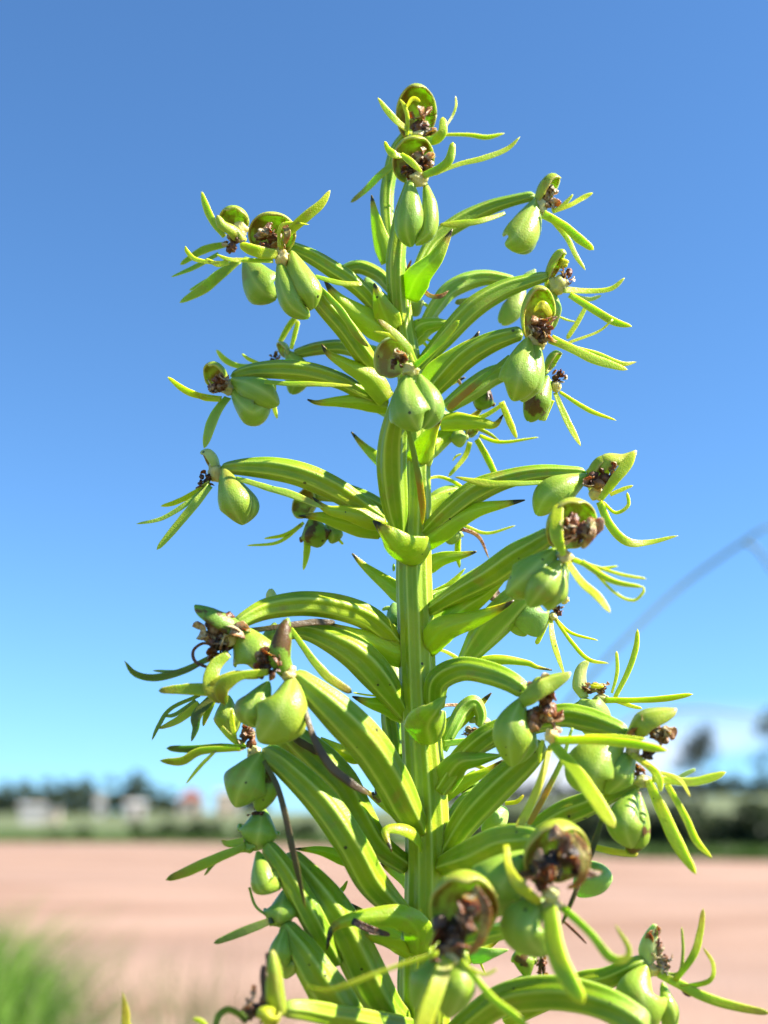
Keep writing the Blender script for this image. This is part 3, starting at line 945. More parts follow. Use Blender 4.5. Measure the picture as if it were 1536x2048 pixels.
reg('D')
f = flower([(1290, 485, 1, 80), (1160, 400, 2, 112), (1050, 330, 4, 126), (900, 262, 5, 130), (750, 226, 5, 122), (600, 215, 4, 96), (460, 222, 3, 52)], tw=.5)
base(f, (435, 240, 3), 40, 56)
hood(f, (400, 205, 3), 50, 86, (-.9, -.3, .35), roll=28, mat=M_hood_pale)
column(f, (378, 285, 4), 34, 40, M_black)
sepal(f, [(475, 225, 5), (495, 340, 9), (530, 430, 9), (578, 518, 5)], 165, (-.2, 0, 1))
sepal(f, [(560, 290, 3), (625, 370, 5), (632, 440, 5), (590, 508, 4)], 100, (.6, 0, .7))
strap(f, [(410, 295, 4, 36), (310, 360, 4, 38), (220, 400, 4, 32), (156, 416, 4, 16)])
strap(f, [(390, 325, 4, 36), (280, 410, 5, 36), (160, 480, 5, 28), (30, 507, 5, 14)], M_sepal)
strap(f, [(410, 310, 5, 40), (320, 420, 6, 54), (220, 540, 6, 48), (136, 640, 6, 30)], M_sepal)
spur(f, [(540, 275, 6, 32), (700, 318, 7, 40), (850, 368, 7, 44), (985, 424, 7, 24)], M_sepal)
bract([(1310, 500, 2), (1130, 450, 5), (1010, 430, 6), (935, 370, 6)], 115, (0, .3, 1))
bract([(1290, 545, 1), (1110, 505, 3), (980, 472, 4), (862, 466, 4)], 130, (0, -.2, 1))
f = flower([(1300, 430, -3, 80), (1200, 390, -5, 110), (1080, 350, -7, 104), (950, 360, -8, 60)])
hood(f, (885, 400, -8), 72, 84, (-.4, .5, .5), mat=M_hood)
sepal(f, [(930, 470, -8), (945, 550, -6), (968, 628, -7)], 165, mat=M_sepal_brown)
sepal(f, [(1010, 490, -9), (1040, 560, -8), (1030, 606, -8)], 80)
strap(f, [(890, 500, -8, 20), (800, 560, -8, 26), (686, 582, -8, 14)])
strap(f, [(880, 510, -8, 26), (760, 600, -8, 24), (596, 618, -8, 12)])
strap(f, [(905, 550, -8, 42), (905, 650, -8, 46), (888, 744, -8, 16)])
strap(f, [(1045, 560, -8, 22), (1092, 612, -8, 16)])

# ------------------------------------------------------------------ right side, middle
reg('E')
f = flower([(40, 620, 1, 70), (180, 490, 4, 120), (340, 370, 5, 138), (520, 300, 6, 110), (720, 265, 7, 90), (960, 265, 7, 60)])
bract([(50, 660, 2), (200, 545, 5), (350, 470, 6), (500, 440, 7), (614, 420, 7)], 140, (0, .3, 1))
spur(f, [(780, 318, 9, 28), (560, 330, 10, 38), (400, 325, 10, 46), (220, 292, 10, 16)], M_spur_green)
hood(f, (1045, 290, 8), 82, 118, (.75, -.3, .6), roll=-10)
flap(f, [(960, 260, 8), (1060, 175, 10), (1170, 170, 10), (1235, 145, 10)], 140, (-.2, 1, .5))
column(f, (1040, 300, 11), 66, 72)
sepal(f, [(960, 280, 8), (850, 325, 12), (735, 400, 12), (675, 505, 9)], 185, (-.2, .2, 1))
base(f, (1015, 385, 9), 46, 50)
strap(f, [(1035, 415, 11, 44), (1120, 300, 12, 72), (1190, 210, 12, 72), (1228, 145, 12, 24)])
strap(f, [(1030, 430, 9, 50), (1090, 560, 10, 58), (1180, 650, 10, 62), (1300, 657, 9, 42), (1470, 618, 9, 18)])
strap(f, [(1050, 430, 9, 20), (1120, 490, 9, 24), (1190, 450, 9, 26), (1185, 375, 9, 22)])
strap(f, [(1090, 390, 10, 30), (1160, 360, 10, 32), (1218, 338, 10, 16)])
# near one, soft
f = flower([(90, 1030, 1, 80), (220, 950, 6, 112), (400, 850, 12, 150), (560, 740, 18, 165), (700, 650, 22, 120), (780, 600, 24, 100)])
hood(f, (880, 575, 25), 150, 165, (.35, -.12, .95), depth=.7)
column(f, (905, 600, 28), 90, 100)
strap(f, [(990, 520, 29, 30), (990, 610, 30, 50), (930, 690, 29, 40)], M_rust)
strap(f, [(830, 730, 29, 40), (790, 600, 29, 96), (800, 440, 27, 70)])
base(f, (840, 740, 26), 54, 46)
sepal(f, [(790, 690, 25), (690, 775, 29), (590, 870, 29), (500, 945, 25)], 215, (-.3, .2, 1))
sepal(f, [(830, 755, 26), (765, 850, 30), (700, 930, 30), (635, 1020, 27)], 185, (0, .1, 1))
sepal(f, [(850, 790, 25), (830, 890, 28), (795, 975, 28), (755, 1042, 26)], 160, (.4, 0, .9))
strap(f, [(850, 765, 27, 50), (930, 880, 29, 62), (1020, 960, 30, 62), (1092, 1050, 31, 36)])
strap(f, [(880, 750, 26, 40), (1020, 800, 27, 32), (1135, 788, 27, 16)])
strap(f, [(930, 765, 27, 40), (1100, 870, 28, 42), (1275, 906, 28, 24)])
strap(f, [(960, 775, 27, 22), (1150, 835, 28, 26), (1294, 860, 28, 20)])
strap(f, [(980, 800, 27, 18), (1120, 940, 28, 22), (1220, 980, 28, 22), (1277, 930, 28, 22), (1270, 895, 28, 16)])
bract([(170, 1110, 3), (280, 1020, 6), (390, 950, 8), (500, 870, 9)], 150, (0, .2, 1), mat=M_ovary)
# behind and below
f = flower([(275, 1325, -2, 90), (380, 1180, 0, 170), (480, 1070, 2, 195), (590, 960, 4, 170), (650, 930, 4, 120)], M_ovary_pale)
sepal(f, [(640, 950, 3), (655, 1060, 6), (690, 1188, 3)], 205, (0, -.1, 1), mat=M_sepal_pale)
sepal(f, [(590, 1030, 1), (585, 1110, 2), (620, 1180, 1)], 110, mat=M_sepal_pale)
base(f, (838, 975, 3), 26, 30)
column(f, (800, 1040, 3), 24, 26)
base(f, (770, 1070, 3), 26, 26)
strap(f, [(755, 1075, 3, 32), (770, 1200, 4, 46), (800, 1300, 4, 42), (834, 1396, 4, 16)])
strap(f, [(775, 1070, 3, 18), (870, 1160, 3, 24), (1024, 1204, 3, 12)])
strap(f, [(780, 1080, 3, 20), (880, 1220, 4, 28), (970, 1310, 4, 28), (1084, 1332, 3, 12)])
strap(f, [(745, 1090, 2, 22), (710, 1160, 2, 34), (676, 1226, 2, 34)])
bract([(50, 1260, 2), (160, 1140, 6), (330, 1085, 8), (480, 1020, 9), (552, 980, 9)], 170, (0, .2, 1))
bract([(330, 1325, -2), (480, 1310, -1), (620, 1328, -1), (680, 1352, 0), (764, 1370, 0)], 60, (0, .3, 1))
strap(f, [(470, 930, 2, 40), (440, 960, 3, 44), (415, 975, 3, 30)], M_black)
f = flower([(90, 960, -4, 60), (180, 925, -5, 80), (290, 880, -6, 96), (420, 790, -7, 70)], M_ovary_pale)
strap(f, [(95, 932, -4, 20), (190, 890, -4, 38), (282, 800, -4, 12)])
f = flower([(20, 540, -4, 60), (60, 480, -5, 90), (140, 410, -6, 110), (220, 380, -7, 90), (250, 410, -8, 60)], M_ovary_pale)
hood(f, (230, 400, -8), 45, 60, (.7, -.2, .5), mat=M_hood_pale)
sepal(f, [(60, 470, -6), (130, 435, -5), (215, 470, -5)], 120, (0, .2, 1), mat=M_sepal_pale)
sepal(f, [(190, 540, -8), (205, 605, -7), (200, 668, -7)], 125, (0, 0, 1), mat=M_sepal_pale)
sepal(f, [(140, 560, -8), (135, 600, -8), (130, 645, -8)], 80, mat=M_sepal_pale)
column(f, (245, 570, -6), 22, 18)
strap(f, [(270, 560, -8, 26), (400, 605, -8, 24), (562, 562, -8, 12)])
strap(f, [(242, 620, -8, 38), (238, 720, -8, 42), (250, 800, -8, 16)])

# ------------------------------------------------------------------ left side, middle
reg('F')
f = flower([(1400, 345, 0, 70), (1320, 265, 2, 120), (1230, 200, 4, 130), (1080, 155, 7, 130), (920, 142, 9, 125), (760, 165, 11, 110), (650, 215, 13, 82), (590, 265, 14, 70)], tw=.4)
flap(f, [(640, 250, 14), (560, 205, 16), (480, 178, 17), (395, 152, 17)], 150, (0, .9, .5), mat=M_sepal_brown)
column(f, (510, 280, 16), 92, 95, M_brown)
column(f, (515, 375, 16), 45, 60, M_black)
base(f, (570, 310, 15), 55, 62)
sepal(f, [(600, 250, 14), (645, 350, 18), (680, 430, 18), (690, 482, 15)], 215, (-.1, .1, 1))
strap(f, [(500, 390, 15, 22), (350, 470, 15, 42), (200, 508, 15, 46), (100, 488, 15, 42), (46, 424, 15, 18)], DK)
strap(f, [(490, 410, 15, 22), (330, 475, 15, 26), (186, 474, 15, 14)], DK)
strap(f, [(480, 465, 16, 18), (400, 430, 16, 20), (388, 375, 16, 20), (436, 338, 16, 18), (490, 352, 16, 14)], M_black)
strap(f, [(560, 390, 17, 52), (490, 460, 18, 84), (478, 560, 19, 94), (540, 630, 19, 64)], TIP)
strap(f, [(710, 498, 18, 44), (580, 500, 19, 62), (470, 560, 19, 72)], YEL)
strap(f, [(480, 570, 18, 84), (340, 565, 18, 64), (215, 574, 18, 34)], TIP)
spur(f, [(660, 275, 12, 40), (800, 256, 12, 46), (950, 238, 10, 52), (1090, 232, 8, 44)], M_spur_brown)
spur(f, [(870, 265, 13, 34), (960, 390, 15, 46), (1050, 500, 15, 56), (1175, 584, 14, 44)], M_petal_tip)
bract([(1490, 420, 0), (1330, 355, 3), (1180, 295, 5), (1090, 258, 6), (1036, 226, 6)], 150, (0, .2, 1))
f = flower([(1440, 700, 0, 70), (1320, 525, 3, 160), (1200, 395, 5, 170), (1060, 315, 6, 130), (930, 275, 6, 92), (810, 290, 6, 80)])
sepal(f, [(790, 240, 6), (780, 300, 8), (800, 360, 6)], 110)
flap(f, [(770, 150, 3), (775, 110, 3), (772, 70, 3)], 60, mat=M_hood_pale)
f = flower([(1500, 1260, 2, 120), (1430, 1140, 6, 172), (1365, 1010, 9, 190), (1260, 850, 13, 200), (1120, 700, 16, 190), (980, 575, 17, 142), (870, 485, 17, 92)], tw=.5)
flap(f, [(870, 500, 18), (835, 400, 20), (845, 300, 20), (857, 215, 19)], 125, (.5, .2, .9), mat=M_sepal_brown)
column(f, (760, 445, 20), 66, 62, M_black, bits=9)
base(f, (860, 490, 18), 46, 50)
strap(f, [(760, 480, 20, 44), (620, 500, 22, 62), (530, 560, 22, 94), (545, 645, 21, 50)], TIP)
sepal(f, [(880, 500, 18), (840, 620, 24), (775, 740, 24), (700, 835, 19)], 265, (-.1, .12, 1))
sepal(f, [(760, 530, 17), (690, 620, 20), (645, 700, 20), (690, 765, 17)], 165, (-.3, 0, 1))
spur(f, [(925, 600, 19, 44), (970, 760, 21, 54), (1050, 920, 21, 70), (1150, 1020, 20, 70), (1266, 1094, 19, 34)], M_spur_brown)
# shaded flower under it
f = flower([(1420, 1680, 3, 110), (1273, 1521, 8, 158), (1172, 1338, 12, 165), (1030, 1130, 13, 165), (850, 950, 13, 132), (730, 860, 12, 92)], tw=.4)
base(f, (690, 880, 12), 42, 40)
column(f, (655, 820, 12), 42, 60)
strap(f, [(650, 850, 13, 26), (520, 850, 13, 42), (400, 862, 13, 52), (254, 858, 13, 38)], DK)
strap(f, [(620, 860, 14, 30), (430, 870, 14, 52), (330, 920, 14, 58), (222, 920, 14, 30)], TIP)
strap(f, [(500, 870, 14, 18), (420, 950, 14, 24), (352, 1034, 14, 12)])
sepal(f, [(725, 880, 13), (665, 970, 17), (615, 1070, 17), (590, 1158, 14)], 215, (-.1, .1, 1))
sepal(f, [(750, 950, 12), (765, 1060, 13), (710, 1172, 12)], 105, (.3, 0, 1), mat=M_sepal_brown)
strap(f, [(525, 755, 12, 32), (580, 810, 12, 38), (650, 855, 12, 32)])
strap(f, [(595, 810, 12, 26), (580, 730, 12, 32), (577, 664, 12, 14)])
spur(f, [(735, 920, 15, 36), (810, 1060, 17, 46), (860, 1250, 18, 50), (900, 1450, 18, 46), (946, 1650, 17, 24)], M_spur_brown)
strap(f, [(500, 590, 8, 50), (410, 690, 9, 72), (400, 760, 9, 46), (378, 826, 9, 16)], DK)
strap(f, [(420, 595, 8, 22), (280, 660, 8, 26), (220, 740, 8, 28), (182, 820, 8, 14)], DK)
strap(f, [(400, 620, 8, 22), (300, 690, 8, 26), (236, 698, 8, 14)], DK)
strap(f, [(420, 640, 8, 52), (310, 720, 8, 46), (216, 762, 8, 16)], TIP)
strap(f, [(490, 610, 8, 42), (455, 690, 8, 42), (436, 750, 8, 14)], TIP)
sepal(f, [(560, 600, 6), (550, 700, 8), (580, 800, 6)], 130)
f = flower([(1440, 1440, 0, 100), (1300, 1330, 2, 130), (1200, 1160, 3, 150), (1120, 1020, 4, 165), (1000, 900, 4, 170), (880, 800, 4, 130), (780, 720, 4, 90)])
sepal(f, [(870, 740, 3), (850, 820, 4), (890, 930, 3)], 140)
spur(f, [(835, 770, 7, 30), (920, 830, 8, 52), (1020, 885, 7, 54)], M_spur_brown)
bract([(1470, 700, 0), (1350, 650, 1), (1260, 632, 2), (1175, 602, 2)], 115, (0, .2, 1))
bract([(1240, 900, 1), (1140, 880, 2), (1020, 805, 3)], 90, (0, .2, 1), mat=M_petal)

# ------------------------------------------------------------------ left side, low
reg('H')
f = flower([(1310, 1290, 2, 140), (1200, 1180, 4, 182), (1100, 1000, 6, 212), (1000, 800, 8, 205), (900, 640, 9, 190), (770, 470, 9, 120), (700, 400, 9, 90)])
f = flower([(950, 950, 8, 110), (860, 790, 11, 130), (780, 640, 12, 130), (680, 470, 12, 112), (590, 350, 11, 84)])
sepal(f, [(575, 165, 9), (565, 250, 14), (550, 330, 14), (530, 400, 10)], 205, (.1, .1, 1))
base(f, (500, 365, 11), 60, 36, M_sepal)
column(f, (545, 190, 11), 46, 22, M_black)
strap(f, [(490, 365, 12, 44), (330, 430, 13, 62), (200, 490, 13, 64), (80, 538, 13, 36)], TIP)
strap(f, [(480, 372, 12, 26), (350, 430, 12, 32), (277, 516, 12, 14)], DK)
strap(f, [(480, 340, 12, 54), (400, 350, 12, 42), (366, 332, 12, 14)], TIP)
sepal(f, [(550, 395, 12), (540, 500, 16), (570, 590, 17), (670, 590, 13)], 125, (-.3, -.2, 1))
sepal(f, [(590, 560, 12), (640, 530, 13), (675, 505, 12)], 70)
f = flower([(1050, 1320, 7, 190), (960, 1180, 11, 220), (870, 1040, 13, 200), (780, 900, 13, 162), (680, 760, 12, 92)], tw=.3)
sepal(f, [(690, 590, 10), (672, 670, 14), (660, 740, 14), (680, 795, 11)], 180, (-.1, .1, 1))
base(f, (640, 745, 12), 50, 34, M_sepal)
sepal(f, [(695, 780, 13), (660, 870, 16), (655, 950, 16), (700, 1010, 13)], 105, (-.2, 0, 1))
sepal(f, [(700, 890, 12), (735, 970, 14), (695, 1046, 12)], 90, (.3, 0, 1))
strap(f, [(630, 742, 13, 42), (480, 800, 14, 54), (326, 862, 14, 30)], DK)
strap(f, [(508, 575, 12, 16), (540, 670, 12, 18), (610, 728, 12, 14)], DK)
bract([(1040, 450, 4), (950, 410, 5), (860, 385, 6), (745, 378, 6)], 75, (0, .3, 1))
strap(f, [(915, 615, 0, 22), (980, 590, 0, 32), (1012, 540, 0, 12)], TIP)
reg('M')
bract([(960, 330, 4), (930, 250, 7), (810, 205, 9), (700, 225, 10), (742, 378, 11)], 150, (0, .7, .7))
bract([(930, 1130, 4), (930, 960, 9), (820, 860, 12), (640, 850, 13), (430, 878, 14), (310, 940, 15), (268, 1094, 15)], 240, (0, .4, 1))
strap(orchid, [(455, 885, 14, 62), (600, 950, 14, 64), (735, 988, 13, 36)], M_black)
bract([(900, 1150, 3), (760, 1065, 6), (600, 1012, 8), (470, 966, 9)], 130, (0, -.2, 1))
ovary([(850, 1110, -2, 90), (840, 1350, -1, 104), (862, 1640, 0, 84)])

# bottom left, near the lens
reg('N')
f = flower([(1800, 640, 6, 150), (1600, 600, 14, 150), (1400, 565, 20, 140), (1230, 535, 25, 132), (1080, 525, 28, 104)])
flap(f, [(1080, 560, 29), (1050, 430, 32), (1040, 300, 33), (1018, 180, 33)], 120, (.5, .1, .9))
sepal(f, [(1030, 500, 30), (1000, 570, 33), (1010, 650, 31)], 120, mat=M_petal_yellow)
column(f, (930, 540, 30), 78, 100, M_black, bits=9)
strap(f, [(985, 480, 31, 66), (965, 340, 31, 54), (970, 262, 31, 44)], M_black)
strap(f, [(1005, 340, 31, 40), (990, 190, 31, 40)], M_black)
strap(f, [(900, 530, 30, 30), (862, 458, 30, 20)], M_black)
strap(f, [(870, 600, 30, 54), (830, 560, 30, 54), (760, 528, 30, 52), (700, 565, 30, 52), (680, 650, 30, 44)], DK)
strap(f, [(900, 640, 28, 40), (620, 690, 27, 50), (300, 720, 26, 60), (165, 640, 25, 62), (150, 540, 25, 58), (133, 422, 25, 18)], TIP)
strap(f, [(640, 640, 29, 30), (600, 600, 29, 36), (548, 582, 29, 24)], M_petal)

# ------------------------------------------------------------------ right side, lower
reg('G')
f = flower([(90, 430, 2, 100), (110, 310, 5, 120), (220, 255, 9, 118), (350, 275, 13, 112), (450, 315, 16, 102), (530, 370, 17, 80)], tw=.3)
flap(f, [(490, 400, 18), (560, 325, 21), (640, 298, 21), (735, 274, 21)], 140, (-.2, .9, .6))
column(f, (610, 450, 20), 78, 105)
base(f, (645, 575, 20), 40, 44)
sepal(f, [(510, 390, 18), (460, 490, 22), (445, 600, 22), (455, 722, 19)], 175, (-.3, 0, 1))
sepal(f, [(545, 490, 17), (545, 600, 19), (495, 700, 18)], 110, (.3, 0, 1))
strap(f, [(660, 592, 21, 50), (850, 590, 24, 52), (1050, 612, 26, 52), (1195, 642, 27, 36)])
strap(f, [(800, 575, 22, 32), (950, 575, 24, 28), (1094, 586, 25, 18)])
strap(f, [(650, 610, 21, 60), (770, 750, 25, 82), (850, 870, 28, 92), (945, 1006, 30, 66)])
strap(f, [(640, 620, 20, 32), (590, 790, 22, 46), (530, 930, 23, 52), (476, 1016, 24, 44)], YEL)
strap(f, [(605, 590, 19, 22), (592, 640, 19, 26), (588, 700, 19, 16)])
spur(f, [(745, 530, 14, 16), (690, 700, 15, 24), (610, 860, 15, 30), (528, 1004, 15, 26)], M_spur)
reg('K')
bract([(740, 1470, 4), (700, 1330, 9), (760, 1220, 12), (850, 1090, 11)], 380, (.15, -.5, 1), arc=150, mat=M_ovary)
reg('G')
f = flower([(180, 700, 3, 70), (300, 620, 4, 84), (480, 530, 6, 94), (680, 475, 10, 112), (800, 490, 12, 122), (900, 520, 14, 104), (1010, 560, 16, 70)])
flap(f, [(1000, 570, 17), (1050, 485, 19), (1130, 455, 20), (1235, 446, 20)], 165, (-.1, 1, .5))
column(f, (1120, 560, 19), 92, 58)
column(f, (1170, 575, 20), 44, 46, M_rust)
column(f, (1100, 660, 19), 40, 26, M_black)
sepal(f, [(990, 570, 17), (890, 680, 22), (845, 780, 22), (880, 860, 18)], 255, (-.1, .12, 1))
sepal(f, [(1040, 650, 17), (995, 760, 20), (915, 850, 18)], 165, (.3, 0, 1))
base(f, (1030, 640, 18), 40, 40)
strap(f, [(1020, 655, 19, 32), (1110, 720, 20, 42), (1150, 770, 21, 52), (1162, 838, 21, 24)])
strap(f, [(1050, 680, 20, 22), (1100, 715, 20, 26), (1140, 750, 20, 22)], YEL)
# far one above it
f = flower([(420, 560, 0, 60), (600, 520, 0, 70), (740, 460, 1, 64), (830, 400, 2, 50)])
flap(f, [(810, 390, 2), (795, 320, 2), (798, 260, 2), (818, 218, 2)], 84, (.6, .1, .8), mat=M_hood_pale)
column(f, (862, 345, 3), 52, 28)
base(f, (860, 335, 5), 36, 15, M_petal_yellow)
base(f, (880, 395, 2), 50, 24)
sepal(f, [(780, 405, 3), (845, 435, 6), (928, 482, 4)], 115, (0, .3, 1), mat=M_sepal_pale)
sepal(f, [(820, 470, 1), (835, 520, 2), (820, 575, 1)], 115, mat=M_sepal_pale)
strap(f, [(930, 370, 3, 16), (955, 270, 3, 24), (952, 170, 3, 20)])
strap(f, [(945, 390, 3, 26), (1010, 260, 3, 34), (1045, 150, 3, 34), (1052, 66, 3, 20)])
strap(f, [(900, 402, 3, 40), (1050, 402, 4, 36), (1180, 395, 4, 42), (1314, 374, 4, 26)])
strap(f, [(950, 405, 3, 26), (1020, 430, 3, 24), (1074, 442, 3, 14)])
# lower of the pair at the right
f = flower([(330, 1150, 3, 70), (500, 1060, 5, 90), (680, 950, 9, 122), (800, 900, 11, 122), (950, 830, 14, 92), (1070, 800, 15, 60)])
base(f, (1080, 785, 16), 50, 36)
column(f, (1050, 745, 16), 30, 34)
strap(f, [(1100, 780, 17, 42), (1170, 930, 18, 72), (1240, 1080, 19, 72), (1328, 1226, 20, 36)], M_petal)
strap(f, [(1120, 775, 18, 42), (1290, 790, 18, 50), (1400, 770, 18, 48), (1470, 742, 18, 26)])
strap(f, [(1190, 800, 17, 34), (1280, 960, 18, 42), (1330, 1070, 18, 42), (1404, 1148, 18, 18)])
strap(f, [(1160, 745, 19, 22), (1250, 780, 19, 28), (1302, 860, 19, 14)], YEL)
strap(f, [(1230, 775, 17, 18), (1280, 750, 17, 28), (1326, 728, 17, 22)], M_hood_pale)
sepal(f, [(1040, 830, 16), (1000, 940, 20), (1000, 1030, 20), (1030, 1112, 16)], 170, (-.2, .1, 1))
sepal(f, [(1060, 840, 14), (1085, 960, 16), (1075, 1080, 16), (1020, 1140, 14)], 115, (.5, 0, 1), mat=M_sepal_brown)
strap(f, [(850, 1098, 13, 36), (950, 1120, 14, 38), (1055, 1130, 14, 34)], YEL)
spur(f, [(880, 960, 13, 16), (840, 1080, 14, 22), (800, 1200, 14, 26)], M_spur_brown)
# broad ovary with its bract next to the stem
f = flower([(135, 1135, 1, 90), (250, 960, 4, 142), (380, 820, 7, 152), (520, 690, 9, 130), (610, 600, 10, 90)])
bract([(120, 830, 2), (200, 705, 5), (300, 682, 6), (415, 662, 7)], 140, (0, .2, 1), mat=M_ovary)
f = flower([(115, 830, 2, 80), (220, 680, 3, 112), (330, 580, 5, 112), (450, 515, 6, 100)])
strap(f, [(290, 550, 4, 30), (350, 560, 5, 36), (400, 575, 5, 24)], YEL)
reg('K')
f = flower([(820, 1520, -4, 80), (900, 1350, -4, 112), (980, 1200, -5, 122), (1070, 1135, -5, 112), (1125, 1230, -6, 100), (1110, 1340, -6, 70)], M_ovary_pale)
column(f, (1050, 1385, -5), 62, 38)
hood(f, (1120, 1310, -7), 80, 60, (0, -.8, .5), mat=M_hood_pale)
sepal(f, [(1080, 1690, -6), (1050, 1790, -5), (1000, 1900, -6)], 190, mat=M_sepal_brown)
strap(f, [(830, 1470, -3, 62), (960, 1455, -3, 64), (1090, 1440, -3, 54)], M_ovary_pale)
f = flower([(860, 2120, -3, 100), (980, 1950, -3, 120), (1090, 1860, -4, 100), (1200, 1800, -4, 80)], M_ovary_pale)
reg('G')
sepal(f, [(320, 1020, -3), (385, 975, -2), (440, 915, -3)], 130, mat=M_sepal_pale)
strap(f, [(425, 890, -3, 26), (480, 882, -3, 30), (514, 850, -3, 20)], YEL)
reg('K')
# buds and flowers behind the stem at its left
f = flower([(445, 1560, -5, 140), (425, 1400, -5, 160), (400, 1250, -5, 150), (400, 1130, -6, 110), (420, 1040, -6, 90)])
sepal(f, [(440, 1070, -6), (415, 950, -5), (360, 800, -6)], 150, (-.1, 0, 1), mat=M_hood_pale)
strap(f, [(330, 1090, -6, 20), (220, 1080, -6, 22), (100, 1060, -6, 16)])
strap(f, [(320, 820, -6, 34), (300, 770, -6, 36), (295, 740, -6, 24)], TIP)
f = flower([(520, 680, -3, 80), (440, 560, -5, 100), (360, 510, -6, 70), (320, 520, -7, 50)])
sepal(f, [(460, 560, -6), (430, 450, -5), (425, 340, -6)], 130, (-.2, 0, 1), mat=M_sepal_pale)
strap(f, [(430, 400, -6, 40), (380, 385, -6, 44), (335, 400, -6, 26)], M_hood_pale)
base(f, (430, 60, -4), 14, 40, M_sepal_pale)
sepal(f, [(290, 1820, -5), (310, 1880, -4), (300, 1945, -5)], 100, mat=M_sepal_brown)

# ------------------------------------------------------------------ bottom right, near the lens
reg('I')
f = flower([(120, 330, 2, 90), (250, 285, 10, 150), (380, 225, 18, 155), (500, 220, 25, 130), (570, 250, 29, 100)])
hood(f, (622, 300, 33), 146, 168, (.2, -.12, 1), depth=.7)
column(f, (615, 320, 36), 105, 110, M_black)
strap(f, [(680, 190, 37, 50), (740, 280, 38, 60), (720, 390, 37, 50), (660, 430, 36, 30)], M_rust)
base(f, (590, 455, 36), 44, 40)
sepal(f, [(500, 270, 30), (410, 370, 35), (350, 460, 35), (345, 570, 30)], 260, (-.2, .1, 1))
sepal(f, [(570, 480, 33), (505, 570, 37), (500, 650, 37), (575, 735, 33)], 220, (-.1, 0, 1))
strap(f, [(396, 240, 34, 32), (410, 340, 36, 42), (460, 420, 37, 62), (550, 495, 36, 44)], YEL)
strap(f, [(585, 510, 36, 80), (610, 680, 39, 102), (660, 810, 41, 102), (735, 930, 42, 66)], M_petal)
strap(f, [(640, 510, 35, 42), (760, 620, 37, 42), (850, 730, 38, 52), (915, 735, 38, 42), (930, 690, 38, 28), (870, 585, 38, 16)], TIP)
base(f, (592, 510, 34), 52, 42)
spur(f, [(815, 130, 15, 30), (760, 300, 17, 36), (690, 460, 19, 36), (636, 588, 19, 24)], M_spur_brown)
sepal(f, [(735, 310, 12), (785, 390, 15), (710, 470, 12)], 150, mat=M_sepal_pale)
# lowest front flower
f = flower([(60, 1040, 10, 120), (70, 880, 22, 140), (130, 740, 30, 130), (190, 640, 32, 110)])
hood(f, (215, 525, 35), 148, 172, (0, -.1, 1), depth=.7)
column(f, (165, 610, 37), 98, 120, M_black)
strap(f, [(260, 420, 39, 40), (310, 520, 40, 60), (290, 640, 39, 50), (230, 720, 38, 30)], M_rust)
base(f, (150, 735, 36), 50, 36)
strap(f, [(140, 730, 37, 74), (90, 870, 39, 94), (40, 1010, 40, 94), (10, 1120, 40, 80)], YEL)
strap(f, [(200, 740, 37, 32), (330, 900, 39, 42), (430, 980, 40, 46), (500, 1050, 40, 46)])
sepal(f, [(120, 710, 33), (60, 830, 36), (0, 960, 34)], 170, (-.3, 0, 1))
sepal(f, [(210, 720, 34), (210, 860, 36), (150, 1000, 34)], 170, (.3, 0, 1))
reg('M')
strap(f, [(1080, 1120, 38, 62), (850, 1190, 40, 52), (600, 1280, 42, 52), (400, 1360, 43, 62), (240, 1400, 43, 62), (106, 1356, 43, 46)], TIP)
strap(f, [(1290, 1220, 38, 32), (1420, 1275, 38, 32), (1515, 1236, 38, 24)])
reg('I')
f = flower([(150, 1090, 6, 120), (350, 930, 14, 142), (520, 885, 18, 160), (700, 892, 22, 160), (860, 945, 26, 150), (1020, 1050, 28, 140)])
ovary([(230, 660, 8, 70), (380, 612, 20, 72), (460, 590, 30, 60)])
f = flower([(400, 1000, 2, 80), (560, 920, 5, 92), (720, 845, 8, 112), (830, 820, 10, 102), (940, 770, 12, 82), (1010, 740, 12, 60)])
flap(f, [(1000, 770, 12), (1008, 680, 13), (1045, 585, 13)], 80, (-.5, .1, .8), mat=M_hood_pale)
column(f, (1050, 680, 13), 34, 62)
column(f, (1085, 760, 13), 36, 34)
base(f, (1035, 785, 12), 36, 32)
sepal(f, [(1005, 765, 13), (990, 880, 18), (1005, 1000, 17), (1030, 1080, 14)], 215, (-.05, 0, 1))
sepal(f, [(1080, 840, 12), (1125, 950, 14), (1130, 1070, 12)], 80, (.5, 0, 1))
strap(f, [(1080, 805, 13, 30), (1150, 795, 13, 22), (1166, 700, 13, 16), (1160, 594, 13, 12)], DK)
strap(f, [(1130, 830, 13, 30), (1210, 720, 14, 42), (1240, 620, 14, 40), (1254, 514, 14, 22)], TIP)
strap(f, [(1160, 860, 13, 30), (1280, 830, 14, 32), (1297, 760, 14, 26), (1253, 684, 14, 14)], TIP)
strap(f, [(1060, 800, 13, 40), (1160, 850, 13, 50), (1260, 900, 14, 52), (1390, 940, 14, 48), (1545, 972, 14, 34)], TIP)
strap(f, [(1160, 860, 13, 20), (1180, 885, 13, 24), (1204, 896, 13, 14)], M_black)
f = flower([(330, 960, 5, 80), (380, 900, 6, 90), (440, 865, 6, 90), (500, 830, 6, 70)], M_ovary_pale)
sepal(f, [(490, 815, 6), (480, 745, 7), (480, 680, 6)], 100, mat=M_sepal_brown)
column(f, (552, 780, 6), 22, 50, M_black)
bract([(240, 730, 5), (330, 712, 7), (405, 696, 7)], 70, mat=M_sepal_pale)
strap(f, [(640, 565, 14, 14), (700, 620, 14, 16), (748, 670, 14, 10)], M_black)
